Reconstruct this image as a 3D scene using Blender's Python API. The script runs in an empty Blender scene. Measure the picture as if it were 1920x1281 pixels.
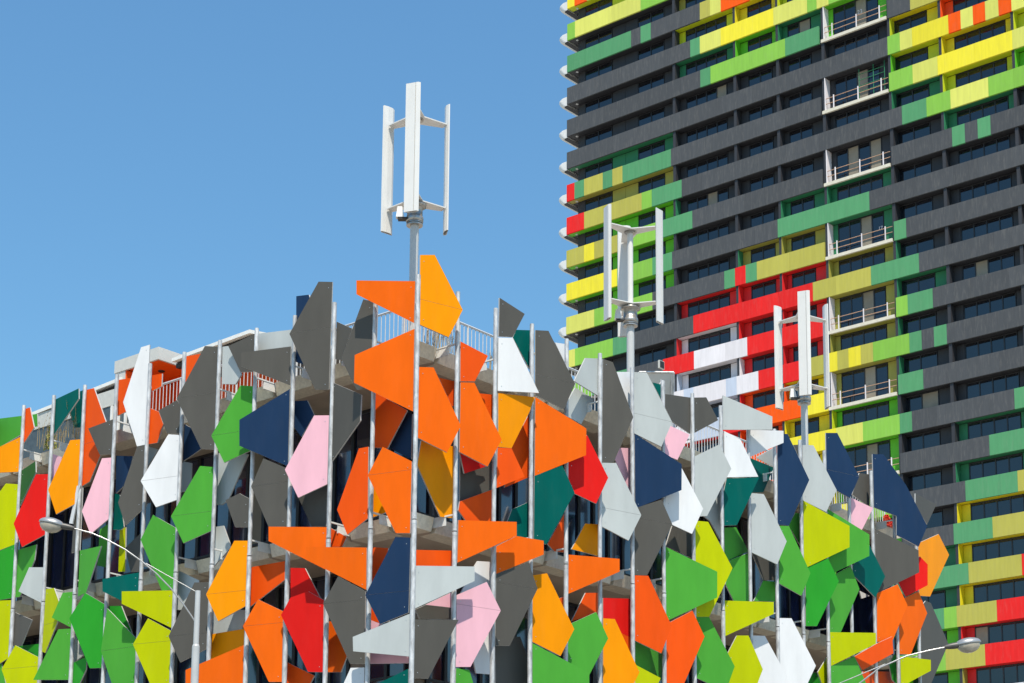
import bpy, math, random
from mathutils import Vector, Matrix
random.seed(7)
D = bpy.data
SC = bpy.context.scene
COL = SC.collection

# ------------------------------------------------------------------ camera
cam = D.cameras.new('camera'); cam_o = D.objects.new('camera', cam); COL.objects.link(cam_o)
cam.sensor_width = 36.0; cam.lens = 68.6326; cam.shift_y = 0.3312
cam.clip_start = 0.5; cam.clip_end = 6000
rt = Vector((0.99996581, -0.00147192, 0.00813756)); up = Vector((-0.00826961, -0.17798531, 0.9839984)); fw = Vector((0, 0.98403204, 0.1779914))
M = Matrix((rt, up, -fw)).transposed().to_4x4(); M.translation = (0, 0, 1.65)
cam_o.matrix_world = M
SC.camera = cam_o

# ------------------------------------------------------------------ light
SUN_EL = math.radians(61); SUN_AZ = math.radians(6)      # azimuth: from -Y (behind the camera) towards +X
sdir = Vector((math.sin(SUN_AZ)*math.cos(SUN_EL), -math.cos(SUN_AZ)*math.cos(SUN_EL), math.sin(SUN_EL)))
sun = D.lights.new('sun', 'SUN'); sun.energy = 5.0; sun.angle = math.radians(0.53); sun.color = (1.0, 0.92, 0.79)
sun_o = D.objects.new('sun', sun); COL.objects.link(sun_o)
sun_o.rotation_euler = (-sdir).to_track_quat('-Z', 'Y').to_euler(); sun_o.location = (0, -20, 60)
world = D.worlds.new('World'); SC.world = world; world.use_nodes = True
wn = world.node_tree.nodes; wl = world.node_tree.links
bg = wn['Background']; bg.inputs[1].default_value = 0.116
sky = wn.new('ShaderNodeTexSky'); sky.sky_type = 'NISHITA'; sky.sun_disc = False
sky.sun_elevation = SUN_EL; sky.sun_rotation = math.pi - SUN_AZ
sky.altitude = 1000; sky.air_density = 1.9; sky.dust_density = 0.6; sky.ozone_density = 10.0
tint = wn.new('ShaderNodeMix'); tint.data_type = 'RGBA'; tint.blend_type = 'MULTIPLY'; tint.inputs[0].default_value = 1.0
tint.inputs[7].default_value = (0.80, 1.0, 1.0, 1)
wl.new(sky.outputs[0], tint.inputs[6]); wl.new(tint.outputs[2], bg.inputs[0])
SC.view_settings.view_transform = 'Standard'; SC.view_settings.look = 'None'
SC.view_settings.exposure = 0.42; SC.view_settings.gamma = 1.0; SC.view_settings.use_curve_mapping = False
SC.cycles.max_bounces = 6

# ------------------------------------------------------------------ materials
def lin(c):
    return tuple(((v/255.0)/12.92 if v/255.0 <= 0.04045 else ((v/255.0+0.055)/1.055)**2.4) for v in c)
def mat(name, col, rough=0.5, metal=0.0, noise=0.0, nscale=6.0, stretch=(1, 1, 1), rnd=0.0, bump=0.0, spec=0.5, dirt=0.0, dirt_scale=(1.5, 1.5, 0.35), coat=0.0):
    m = D.materials.new(name); m.use_nodes = True
    n = m.node_tree.nodes; l = m.node_tree.links; b = n['Principled BSDF']
    b.inputs['Roughness'].default_value = rough; b.inputs['Metallic'].default_value = metal
    b.inputs['Specular IOR Level'].default_value = spec
    b.inputs['Coat Weight'].default_value = coat
    src = n.new('ShaderNodeRGB'); src.outputs[0].default_value = (*col, 1); out = src.outputs[0]
    tc = n.new('ShaderNodeTexCoord'); mp = n.new('ShaderNodeMapping'); mp.inputs['Scale'].default_value = stretch
    l.new(tc.outputs['Object'], mp.inputs[0])
    nz = n.new('ShaderNodeTexNoise'); nz.inputs['Scale'].default_value = nscale; nz.inputs['Detail'].default_value = 6; nz.inputs['Roughness'].default_value = 0.6
    l.new(mp.outputs[0], nz.inputs[0])
    oi = n.new('ShaderNodeObjectInfo')
    if rnd:
        ad = n.new('ShaderNodeVectorMath'); ad.operation = 'SCALE'; ad.inputs['Scale'].default_value = 37.0
        cb = n.new('ShaderNodeCombineXYZ'); l.new(oi.outputs['Random'], cb.inputs[0]); l.new(oi.outputs['Random'], cb.inputs[1])
        l.new(cb.outputs[0], ad.inputs[0]); l.new(ad.outputs[0], mp.inputs['Location'])
    if noise or rnd:
        mr = n.new('ShaderNodeMapRange'); mr.inputs[1].default_value = 0.3; mr.inputs[2].default_value = 0.7
        mr.inputs[3].default_value = 1-noise; mr.inputs[4].default_value = 1+noise
        l.new(nz.outputs[0], mr.inputs[0]); f = mr.outputs[0]
        if rnd:
            m2 = n.new('ShaderNodeMapRange'); m2.inputs[3].default_value = 1-rnd; m2.inputs[4].default_value = 1+rnd
            l.new(oi.outputs['Random'], m2.inputs[0])
            mu = n.new('ShaderNodeMath'); mu.operation = 'MULTIPLY'; l.new(f, mu.inputs[0]); l.new(m2.outputs[0], mu.inputs[1]); f = mu.outputs[0]
        mx = n.new('ShaderNodeVectorMath'); mx.operation = 'SCALE'
        l.new(out, mx.inputs[0]); l.new(f, mx.inputs['Scale']); out = mx.outputs[0]
    if dirt:
        mp2 = n.new('ShaderNodeMapping'); mp2.inputs['Scale'].default_value = dirt_scale; l.new(tc.outputs['Object'], mp2.inputs[0])
        if rnd: l.new(ad.outputs[0], mp2.inputs['Location'])
        n2 = n.new('ShaderNodeTexNoise'); n2.inputs['Scale'].default_value = 4; n2.inputs['Detail'].default_value = 8; n2.inputs['Roughness'].default_value = 0.7
        l.new(mp2.outputs[0], n2.inputs[0])
        r2 = n.new('ShaderNodeMapRange'); r2.inputs[1].default_value = 0.5; r2.inputs[2].default_value = 0.75; r2.inputs[3].default_value = 0; r2.inputs[4].default_value = dirt
        l.new(n2.outputs[0], r2.inputs[0])
        mm = n.new('ShaderNodeMix'); mm.data_type = 'RGBA'; l.new(r2.outputs[0], mm.inputs[0]); l.new(out, mm.inputs[6])
        mm.inputs[7].default_value = (0.30, 0.28, 0.25, 1); out = mm.outputs[2]
    l.new(out, b.inputs['Base Color'])
    rr = n.new('ShaderNodeMapRange'); rr.inputs[3].default_value = max(0.02, rough-0.08); rr.inputs[4].default_value = min(1, rough+0.08)
    l.new(nz.outputs[0], rr.inputs[0]); l.new(rr.outputs[0], b.inputs['Roughness'])
    if bump:
        bp = n.new('ShaderNodeBump'); bp.inputs['Strength'].default_value = bump; bp.inputs['Distance'].default_value = 0.02
        l.new(nz.outputs[0], bp.inputs['Height']); l.new(bp.outputs[0], b.inputs['Normal'])
    return m
K_ = 1.0
PC = {'O': (243, 104, 12), 'V': (244, 88, 16), 'A': (253, 155, 0), 'R': (232, 32, 26), 'P': (246, 190, 204), 'W': (236, 237, 238), 'S': (193, 199, 198),
      'D': (92, 90, 85), 'N': (34, 58, 90), 'T': (0, 96, 88), 'G': (80, 166, 58), 'H': (46, 156, 44), 'L': (190, 200, 0), 'E': (52, 98, 42)}
PN = {'O': 'orange', 'V': 'red-orange', 'A': 'amber yellow', 'R': 'red', 'P': 'pale pink', 'W': 'white', 'S': 'light grey', 'D': 'dark grey', 'N': 'navy blue',
      'T': 'teal', 'G': 'leaf green', 'H': 'bright green', 'L': 'lime yellow', 'E': 'dull green'}
PM = {k: mat('panel_' + PN[k].replace(' ', '_'), tuple(v*0.77 for v in lin(c)), rough=0.45, noise=0.07, nscale=2.2, stretch=(1, 1, 0.3), rnd=0.05, dirt=0.02, spec=0.08) for k, c in PC.items()}
M_EDGE = mat('panel_edge', (0.42, 0.42, 0.41), 0.45, noise=0.05)
M_GALV = mat('galvanised_steel', (0.47, 0.475, 0.48), 0.5, 0.25, noise=0.42, nscale=11.0, stretch=(1, 1, 0.35), rnd=0.06, dirt=0.25, dirt_scale=(2, 2, 0.8))
M_SCREW = mat('screw_steel', (0.5, 0.5, 0.5), 0.4, 0.6)
M_CONC = mat('soffit_concrete', (0.42, 0.345, 0.27), 0.85, noise=0.12, nscale=2.0, bump=0.1, dirt=0.15)
M_PLANT = mat('planter_concrete', (0.66, 0.60, 0.48), 0.85, noise=0.14, nscale=14.0, bump=0.2, dirt=0.2, rnd=0.05)
M_GLASS = mat('window_glass', (0.008, 0.014, 0.048), 0.06, coat=1.0, spec=1.0, noise=0.3, nscale=1.0, rnd=0.35)
M_FRAME = mat('window_frame', (0.02, 0.02, 0.024), 0.4)
M_DARK = mat('dark_cladding', (0.035, 0.035, 0.04), 0.6, noise=0.2)
M_RAIL = mat('railing_paint', (0.52, 0.53, 0.54), 0.4, noise=0.06, nscale=20)
M_ROOFW = mat('roof_white_metal', (0.70, 0.70, 0.67), 0.5, noise=0.06, dirt=0.12)
M_ROOFG = mat('roof_grey_cladding', (0.50, 0.50, 0.47), 0.55, noise=0.06, dirt=0.12)
M_RORANGE = mat('roof_orange_paint', tuple(v*0.86 for v in lin((243, 92, 12))), 0.5, noise=0.05)
M_TURB = mat('turbine_paint', (0.60, 0.595, 0.575), 0.36, noise=0.04, nscale=4.0, stretch=(1, 1, 0.2), dirt=0.12)
M_MAST = mat('mast_paint', (0.44, 0.45, 0.45), 0.35, noise=0.05, nscale=4, dirt=0.12)
M_STEEL = mat('brushed_steel', (0.36, 0.35, 0.33), 0.35, 0.7, noise=0.2, nscale=14, dirt=0.4)
M_BLACK = mat('black_rubber', (0.015, 0.015, 0.015), 0.6)
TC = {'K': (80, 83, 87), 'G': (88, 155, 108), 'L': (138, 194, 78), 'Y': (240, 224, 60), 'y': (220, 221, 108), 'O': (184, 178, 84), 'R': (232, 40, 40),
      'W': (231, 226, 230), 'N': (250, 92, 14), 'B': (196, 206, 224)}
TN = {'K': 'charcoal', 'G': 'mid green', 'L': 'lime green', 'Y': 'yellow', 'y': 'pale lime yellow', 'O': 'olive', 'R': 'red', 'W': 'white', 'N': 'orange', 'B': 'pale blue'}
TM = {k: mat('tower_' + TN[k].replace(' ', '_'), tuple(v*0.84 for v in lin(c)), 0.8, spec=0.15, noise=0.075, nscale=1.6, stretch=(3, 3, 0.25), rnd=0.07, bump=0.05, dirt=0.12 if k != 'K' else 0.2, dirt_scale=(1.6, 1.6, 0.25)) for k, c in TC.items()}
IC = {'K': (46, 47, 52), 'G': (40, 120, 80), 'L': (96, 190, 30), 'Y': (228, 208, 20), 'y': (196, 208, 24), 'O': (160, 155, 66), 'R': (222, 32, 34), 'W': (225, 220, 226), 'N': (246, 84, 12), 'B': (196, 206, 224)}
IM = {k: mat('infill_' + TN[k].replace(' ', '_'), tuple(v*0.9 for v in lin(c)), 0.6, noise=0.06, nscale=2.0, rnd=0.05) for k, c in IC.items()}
M_TGLASS = mat('tower_glass', (0.004, 0.005, 0.009), 0.05, coat=0.35, spec=0.8, rnd=0.5, noise=0.3, nscale=0.7)
M_CURT = mat('pale_blind', (0.22, 0.19, 0.145), 0.6, noise=0.15, nscale=0.8, rnd=0.3)
M_TSLAB = mat('slab_edge_concrete', (0.60, 0.56, 0.46), 0.8, noise=0.1, nscale=3)
M_TIMBER = mat('rail_timber', (0.42, 0.26, 0.17), 0.7, noise=0.2, nscale=3)
M_TWHITE = mat('white_fascia', (0.62, 0.62, 0.61), 0.5, noise=0.03)

# ------------------------------------------------------------------ helpers
class MB:
    def __init__(s): s.v = []; s.f = []; s.m = []
    def add(s, vs, fs, mi=0):
        o = len(s.v); s.v += [tuple(v) for v in vs]; s.f += [tuple(i+o for i in f) for f in fs]
        s.m += (mi if isinstance(mi, list) else [mi]*len(fs)); return s
    def box(s, x0, x1, y0, y1, z0, z1, mi=0):
        return s.add([(x0,y0,z0),(x1,y0,z0),(x1,y1,z0),(x0,y1,z0),(x0,y0,z1),(x1,y0,z1),(x1,y1,z1),(x0,y1,z1)],
              [(0,3,2,1),(4,5,6,7),(0,1,5,4),(1,2,6,5),(2,3,7,6),(3,0,4,7)], mi)
    def tube(s, pts, r, n=10, mi=0, cap=True):
        pts = [Vector(p) for p in pts]; rs = r if isinstance(r, (list, tuple)) else [r]*len(pts)
        rings = []; ref = None
        for i, p in enumerate(pts):
            t = (pts[min(i+1, len(pts)-1)]-pts[max(i-1, 0)]).normalized()
            if ref is None: ref = Vector((1,0,0)) if abs(t.x) < 0.8 else Vector((0,1,0))
            a = (ref - t*ref.dot(t)).normalized(); b = t.cross(a); ref = a
            rings.append([p+(a*math.cos(2*math.pi*k/n)+b*math.sin(2*math.pi*k/n))*rs[i] for k in range(n)])
        vs = [v for rg in rings for v in rg]; fs = []
        for i in range(len(pts)-1):
            for k in range(n): fs.append((i*n+k, i*n+(k+1)%n, (i+1)*n+(k+1)%n, (i+1)*n+k))
        if cap:
            m = len(vs); vs += rings[0]+rings[-1]; fs.append(tuple(range(m+n-1,m-1,-1))); fs.append(tuple(m+n+k for k in range(n)))
        return s.add(vs, fs, mi)
    def lathe(s, prof, n=20, c=(0,0,0), mi=0):
        vs = []; fs = []
        for r, z in prof:
            for k in range(n): vs.append((c[0]+r*math.cos(2*math.pi*k/n), c[1]+r*math.sin(2*math.pi*k/n), c[2]+z))
        for i in range(len(prof)-1):
            for k in range(n): fs.append((i*n+k, i*n+(k+1)%n, (i+1)*n+(k+1)%n, (i+1)*n+k))
        m = len(vs); vs += vs[:n]+vs[-n:]; fs.append(tuple(range(m+n-1,m-1,-1))); fs.append(tuple(m+n+k for k in range(n)))
        return s.add(vs, fs, mi)
    def prism(s, pts, nrm, th, mf=0, ms=1):
        """pts: planar polygon; extruded by -nrm*th; front/back get mf, sides ms"""
        n = len(pts); P = [Vector(p) for p in pts]; nr = Vector(nrm).normalized()
        a = sum(((P[i]).cross(P[(i+1) % n]) for i in range(n)), Vector()).dot(nr)
        if a < 0: P.reverse()
        vs = P+[q-nr*th for q in P]
        fs = [tuple(range(n)), tuple(range(2*n-1, n-1, -1))]+[(i, i+n, (i+1) % n+n, (i+1) % n) for i in range(n)]
        return s.add(vs, fs, [mf, mf]+[ms]*n)
    def mesh(s, name, mats, smooth=False):
        me = D.meshes.new(name); me.from_pydata(s.v, [], s.f)
        for m in (mats if isinstance(mats, (list, tuple)) else [mats]): me.materials.append(m)
        me.polygons.foreach_set('material_index', s.m)
        if smooth:
            me.polygons.foreach_set('use_smooth', [len(p.vertices) == 4 for p in me.polygons])
        me.update(); return me
    def build(s, name, mats, parent=None, label=None, smooth=False):
        return link(name, s.mesh(name, mats, smooth), parent, label)
def link(name, me, parent=None, label=None, loc=None, rot=None):
    o = D.objects.new(name, me); COL.objects.link(o)
    if parent is not None: o.parent = parent
    if label: o['label'] = label
    if loc is not None: o.location = loc
    if rot is not None: o.rotation_euler = rot
    return o
def thing(name, label, cat, loc=(0,0,0), rz=0.0, group=None):
    o = D.objects.new(name, None); COL.objects.link(o); o.location = loc; o.rotation_euler = (0,0,rz); o.empty_display_size = 0.5
    o['label'] = label; o['category'] = cat
    if group: o['group'] = group
    return o
def struct(o): o['kind'] = 'structure'; return o
def shift(pts, d): return [tuple(Vector(p)+Vector(d)) for p in pts]

# ------------------------------------------------------------------ ground, street
RZ = math.radians(49.52881); CORNER = (-1.99141, 38.0, 0.0)
struct(MB().add([(-3000,-3000,0),(3000,-3000,0),(3000,3000,0),(-3000,3000,0)], [(0,1,2,3)]).build('ground', mat('ground_earth', (0.16,0.15,0.12), 0.95, noise=0.3, nscale=0.05)))
dRv = Vector((math.cos(RZ), math.sin(RZ), 0)); dLv = Vector((-math.sin(RZ), math.cos(RZ), 0)); Cv = Vector(CORNER)
def BL(x, y, z=0.0): return Cv+dRv*x+dLv*y+Vector((0,0,z))
M_ASPH = mat('asphalt', (0.07,0.07,0.07), 0.9, noise=0.2, nscale=3, bump=0.2)
M_PAVE = mat('paving', (0.42,0.39,0.34), 0.85, noise=0.12, nscale=1.5)
M_LINE = mat('road_paint', (0.75,0.75,0.72), 0.7, noise=0.1)
def sheet(name, x0, x1, y0, y1, z, m):
    return struct(MB().add([BL(x0,y0,z),BL(x1,y0,z),BL(x1,y1,z),BL(x0,y1,z)], [(0,1,2,3)]).build(name, m))
sheet('road', -14, -4, -300, 300, 0.004, M_ASPH); sheet('road', -300, 300, -14, -4, 0.008, M_ASPH)
def pavement(x0, x1, y0, y1):
    b = MB(); vs = [BL(x,y,z) for z in (0.0,0.13) for x,y in ((x0,y0),(x1,y0),(x1,y1),(x0,y1))]
    b.add(vs, [(4,5,6,7),(0,1,5,4),(1,2,6,5),(2,3,7,6),(3,0,4,7)]); struct(b.build('pavement', M_PAVE))
pavement(-4, 300, -4, 300); pavement(-300, -14, -300, -14); pavement(-300,-14,-4,300); pavement(-4,300,-300,-14)
for k in range(12):
    b = MB(); y = 4+k*6; b.add([BL(-9.06,y,0.012),BL(-8.94,y,0.012),BL(-8.94,y+3,0.012),BL(-9.06,y+3,0.012)], [(0,1,2,3)]); struct(b.build('lane_marking', M_LINE))
    b = MB(); x = 4+k*6; b.add([BL(x,-9.06,0.016),BL(x+3,-9.06,0.016),BL(x+3,-8.94,0.016),BL(x,-8.94,0.016)], [(0,1,2,3)]); struct(b.build('lane_marking', M_LINE))

# ------------------------------------------------------------------ corner building
PANELS = [
('L','G',0,'C','r',[(16.138,17.233,-0.480),(13.576,16.906,-0.480),(13.530,16.580,-0.480),(13.700,16.588,-0.480),(16.035,16.171,-0.480)]),
('L','A',0,'F','r',[(13.535,16.177,0.007),(13.508,15.275,0.000),(14.096,15.324,0.159),(14.543,15.364,0.279),(14.579,15.887,0.289),(14.141,16.002,0.171)]),
('L','V',0,'N','l',[(13.547,16.904,-0.042),(13.259,16.898,-0.031),(13.030,16.329,-0.022),(13.493,15.973,-0.040)]),
('L','T',0,'N','l',[(12.266,16.889,-0.042),(11.266,16.956,-0.002),(11.245,16.694,-0.001),(12.231,15.981,-0.041)]),
('L','T',0,'B','r',[(12.038,16.577,-0.348),(11.787,17.042,-0.328),(11.466,17.041,-0.303),(11.513,16.089,-0.306),(11.807,16.153,-0.330)]),
('L','V',1,'N','l',[(11.068,16.880,-0.042),(10.697,16.849,-0.027),(10.155,15.898,-0.006),(10.038,15.503,-0.001),(10.691,14.525,-0.027),(11.052,14.453,-0.042)]),
('L','D',0,'F','r',[(10.553,15.755,0.193),(9.864,15.890,0.007),(9.839,15.035,-0.000),(10.195,15.065,0.096)]),
('L','A',0,'F','r',[(11.377,15.653,0.087),(11.092,15.634,0.010),(11.055,14.477,0.000),(11.147,14.040,0.025),(11.678,13.844,0.168),(11.948,14.484,0.241)]),
('L','W',0,'M','l',[(11.095,14.476,0.034),(10.953,14.458,0.051),(11.218,13.557,0.019),(11.377,13.605,-0.000)]),
('L','D',0,'N','l',[(11.040,14.456,-0.033),(10.966,14.424,-0.030),(10.960,12.881,-0.029),(11.284,12.863,-0.042),(11.257,13.612,-0.041)]),
('L','E',0,'M','l',[(13.437,15.288,-0.000),(12.747,15.383,0.083),(12.703,15.096,0.088),(13.413,14.388,0.003)]),
('L','L',0,'F','r',[(13.900,15.022,0.105),(13.509,14.953,-0.000),(13.511,13.429,0.001),(14.310,13.245,0.216),(14.806,14.007,0.350)]),
('L','R',0,'F','r',[(12.672,15.032,0.098),(12.314,14.996,0.002),(12.307,13.479,0.000),(12.975,13.235,0.180),(13.261,13.853,0.258)]),
('L','P',0,'B','l',[(12.532,15.612,-0.243),(12.167,15.461,-0.272),(12.271,15.078,-0.264),(12.516,14.822,-0.244)]),
('L','P',0,'F','r',[(10.117,14.962,0.078),(9.839,14.945,0.004),(9.826,13.472,0.000),(10.344,13.140,0.140),(10.613,13.726,0.212)]),
('L','N',0,'B','l',[(10.016,15.083,-0.245),(9.442,14.974,-0.291),(9.599,14.342,-0.278),(9.957,14.150,-0.249)]),
('L','D',0,'F','r',[(8.846,15.007,0.062),(8.616,15.012,0.000),(8.632,13.478,0.004),(9.070,13.152,0.122),(9.298,13.718,0.184)]),
('L','T',0,'B','l',[(10.006,14.158,-0.245),(9.819,14.092,-0.260),(9.631,13.285,-0.275),(9.725,13.228,-0.267),(9.999,13.268,-0.245)]),
('L','V',0,'B','l',[(10.055,16.973,-0.245),(9.615,16.937,-0.280),(9.329,16.297,-0.303),(9.762,16.119,-0.268),(10.028,16.074,-0.247)]),
('L','W',0,'F','r',[(8.852,17.429,0.066),(8.617,17.457,0.003),(8.607,15.028,0.000),(8.844,15.013,0.064),(9.281,16.144,0.182)]),
('L','V',0,'B','l',[(8.784,16.812,-0.245),(8.459,16.790,-0.271),(8.461,16.481,-0.271),(8.785,16.418,-0.245)]),
('L','V',0,'N','l',[(8.557,15.909,-0.042),(8.215,15.747,-0.028),(8.029,15.409,-0.021),(8.232,15.004,-0.029),(8.564,15.037,-0.042)]),
('L','D',0,'F','r',[(7.990,15.680,0.163),(7.505,15.864,0.032),(7.388,15.674,0.000),(7.399,15.052,0.003),(7.742,15.104,0.095)]),
('L','D',1,'F','r',[(6.527,16.920,0.094),(6.179,16.849,-0.000),(6.187,14.443,0.002),(6.524,14.500,0.093),(7.218,15.774,0.281)]),
('L','V',0,'C','l',[(7.861,17.135,-0.480),(7.230,17.070,-0.480),(7.399,16.431,-0.480),(7.890,16.466,-0.480)]),
('L','N',0,'B','l',[(7.549,15.369,-0.246),(7.333,15.243,-0.263),(6.990,14.681,-0.291),(7.207,14.598,-0.274),(7.549,14.484,-0.246)]),
('L','W',1,'F','r',[(7.692,15.071,0.092),(7.361,15.010,0.003),(7.352,13.499,0.000),(7.943,13.379,0.160),(8.384,14.050,0.279)]),
('L','S',0,'B','l',[(8.808,15.080,-0.247),(8.488,14.954,-0.272),(8.827,14.582,-0.245)]),
('L','G',1,'F','r',[(6.534,14.105,0.095),(6.183,14.035,-0.000),(6.190,12.572,0.002),(6.892,12.363,0.192),(7.244,13.022,0.286)]),
('L','S',0,'N','l',[(6.083,16.839,-0.042),(5.876,16.807,-0.034),(5.377,16.024,-0.014),(5.570,15.838,-0.021),(6.061,15.959,-0.041)]),
('L','D',0,'M','r',[(5.726,16.736,0.095),(4.954,16.866,0.003),(4.930,15.990,0.000),(5.333,16.049,0.048)]),
('L','S',0,'B','l',[(5.106,16.981,-0.248),(4.102,16.863,-0.328),(4.099,16.425,-0.329),(5.111,16.583,-0.248)]),
('L','D',0,'F','r',[(5.004,16.351,0.335),(3.774,16.304,0.003),(3.763,15.420,0.000),(4.992,16.031,0.332)]),
('L','G',1,'F','r',[(5.269,15.719,0.092),(4.929,15.647,0.000),(4.967,14.181,0.010),(5.618,13.990,0.186),(5.971,14.654,0.281)]),
('L','N',0,'F','r',[(4.992,14.807,0.334),(3.766,15.337,0.003),(3.757,13.604,0.000),(4.970,14.215,0.328)]),
('L','D',1,'F','r',[(2.868,17.534,0.090),(2.534,17.471,0.000),(2.554,15.071,0.006),(2.885,15.115,0.095),(3.540,16.458,0.272)]),
('L','N',0,'N','l',[(3.697,17.450,-0.042),(3.284,17.376,-0.025),(2.959,16.542,-0.012),(3.401,15.819,-0.030),(3.643,15.932,-0.040)]),
('L','D',0,'N','l',[(2.412,16.558,-0.041),(1.923,16.284,-0.022),(2.243,15.666,-0.035),(2.418,15.724,-0.042)]),
('L','D',0,'M','r',[(1.555,16.826,0.032),(1.291,16.722,-0.000),(1.311,14.844,0.002),(1.681,14.864,0.047),(2.099,15.614,0.097)]),
('L','D',0,'B','l',[(1.522,16.822,-0.250),(1.425,16.761,-0.258),(1.434,15.899,-0.257),(1.506,15.914,-0.251)]),
('L','O',0,'F','r',[(1.436,17.113,0.363),(0.090,16.869,0.000),(0.100,15.966,0.003),(1.428,16.807,0.361)]),
('L','O',0,'F','r',[(1.435,15.479,0.364),(0.087,15.838,0.000),(0.086,14.075,0.000),(1.437,14.879,0.365)]),
('L','D',0,'M','l',[(2.468,15.209,-0.000),(1.461,14.690,0.121),(1.480,14.133,0.119),(2.447,13.433,0.003)]),
('L','P',0,'F','r',[(2.884,14.536,0.095),(2.531,14.491,0.000),(2.533,12.985,0.001),(3.212,12.770,0.184),(3.550,13.424,0.275)]),
('L','N',0,'B','l',[(3.893,15.156,-0.249),(3.512,15.100,-0.279),(3.302,14.733,-0.296),(3.651,14.305,-0.268),(3.892,14.578,-0.249)]),
('L','D',1,'F','r',[(4.359,13.854,0.166),(3.745,13.543,0.000),(3.746,12.269,0.000),(4.181,12.307,0.118),(4.643,13.261,0.242)]),
('L','S',0,'B','l',[(6.405,14.466,-0.247),(5.415,14.263,-0.326),(5.969,13.313,-0.282),(6.165,13.219,-0.266),(6.356,13.255,-0.251)]),
('L','D',0,'M','r',[(5.251,13.258,0.034),(4.964,13.093,-0.000),(4.966,12.454,0.000),(5.343,12.507,0.046),(5.646,13.161,0.082)]),
('L','D',0,'B','r',[(3.798,12.987,-0.371),(2.840,13.090,-0.295),(2.838,12.181,-0.294),(3.325,12.269,-0.333)]),
('L','S',0,'C','r',[(8.066,14.453,-0.480),(7.790,14.576,-0.480),(7.529,14.493,-0.480),(7.517,13.833,-0.480),(7.877,13.862,-0.480)]),  # blue-grey reflection behind the white panel, put in as a pale panel
('L','V',0,'M','r',[(1.582,13.574,0.032),(1.336,13.571,0.003),(1.314,12.039,-0.000),(1.834,11.765,0.062),(2.118,12.341,0.097)]),
('L','V',0,'B','l',[(1.427,14.834,-0.251),(0.557,14.275,-0.320),(1.065,13.552,-0.280),(1.434,13.632,-0.250)]),
('L','N',0,'C','r',[(0.743,14.332,-0.480),(0.566,14.239,-0.480),(0.572,13.272,-0.480),(1.227,13.647,-0.480)]),  # stands for navy window glass behind the screen, added as a panel
('L','O',1,'F','r',[(0.752,13.414,0.178),(0.094,13.023,-0.000),(0.104,11.530,0.003),(0.420,11.564,0.088),(1.077,12.852,0.265)]),
('L','A',0,'B','l',[(1.410,12.780,-0.251),(0.925,12.331,-0.289),(1.095,12.177,-0.276),(1.416,12.133,-0.250)]),
('L','O',0,'F','r',[(3.892,12.209,0.380),(2.494,12.047,0.002),(2.485,11.123,0.000),(3.881,11.895,0.377)]),
('L','O',0,'F','r',[(2.728,11.585,0.383),(1.322,11.424,0.003),(1.311,10.536,0.000),(2.685,11.301,0.371)]),
('L','V',0,'B','l',[(2.702,12.133,-0.249),(2.211,11.850,-0.289),(2.325,11.653,-0.280),(2.696,11.705,-0.250)]),
('L','P',0,'B','l',[(1.432,9.963,-0.250),(0.377,9.530,-0.335),(0.396,8.956,-0.333),(1.424,9.051,-0.251)]),
('L','V',0,'C','l',[(1.669,11.586,-0.480),(1.180,11.483,-0.480),(1.234,10.185,-0.480),(1.121,9.935,-0.480),(1.370,9.928,-0.480),(1.660,10.032,-0.480)]),
('L','N',1,'F','r',[(0.427,11.485,0.091),(0.090,11.436,-0.000),(0.107,9.899,0.005),(0.729,9.718,0.173),(1.071,10.345,0.265)]),
('L','S',0,'F','r',[(0.063,9.873,0.000),(0.063,9.001,0.000),(1.309,9.206,0.336),(1.324,9.502,0.341)]),
('L','D',1,'F','r',[(1.957,10.881,0.176),(1.331,10.506,0.007),(1.306,9.000,0.000),(1.639,9.025,0.090),(2.286,10.332,0.265)]),
('L','R',0,'M','r',[(3.437,10.651,0.110),(2.968,10.730,0.054),(2.545,10.493,0.003),(2.519,8.966,-0.000),(2.910,9.009,0.047),(3.685,10.303,0.140)]),
('L','R',0,'B','l',[(3.850,11.424,-0.249),(3.439,11.361,-0.281),(2.920,10.548,-0.323),(3.821,10.660,-0.251)]),
('L','A',1,'F','r',[(5.296,12.184,0.094),(4.959,12.148,0.004),(4.946,10.702,0.000),(5.631,10.417,0.185),(5.961,11.045,0.274)]),
('L','V',0,'B','l',[(5.136,11.628,-0.248),(4.120,11.629,-0.329),(4.111,11.214,-0.330),(5.134,10.729,-0.248)]),
('L','O',1,'F','r',[(4.382,10.732,0.171),(3.769,10.418,0.005),(3.749,8.897,-0.000),(4.062,8.920,0.085),(4.732,10.176,0.266)]),
('L','O',0,'F','r',[(6.407,9.399,0.391),(4.979,9.839,0.005),(4.960,8.691,-0.000),(6.381,8.789,0.383)]),
('L','A',0,'B','l',[(6.382,10.291,-0.248),(5.354,10.299,-0.330),(5.354,9.882,-0.330),(6.399,9.716,-0.247)]),
('L','S',0,'C','l',[(6.672,10.950,-0.480),(5.482,10.761,-0.480),(5.604,10.342,-0.480),(6.627,10.360,-0.480)]),
('L','D',1,'F','r',[(6.573,11.432,0.099),(6.206,11.411,-0.000),(6.207,9.907,0.000),(6.863,9.656,0.177),(7.186,10.268,0.265)]),
('L','S',0,'B','l',[(7.545,11.912,-0.249),(6.881,11.593,-0.302),(7.318,10.972,-0.267),(7.575,11.010,-0.246)]),
('L','S',0,'B','l',[(6.387,12.739,-0.247),(6.096,12.729,-0.270),(5.841,12.199,-0.291),(6.378,11.817,-0.248)]),
('L','O',0,'C','l',[(2.896,10.168,-0.480),(2.727,10.146,-0.480),(2.312,9.348,-0.480),(2.485,9.032,-0.480),(2.906,9.080,-0.480)]),
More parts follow.
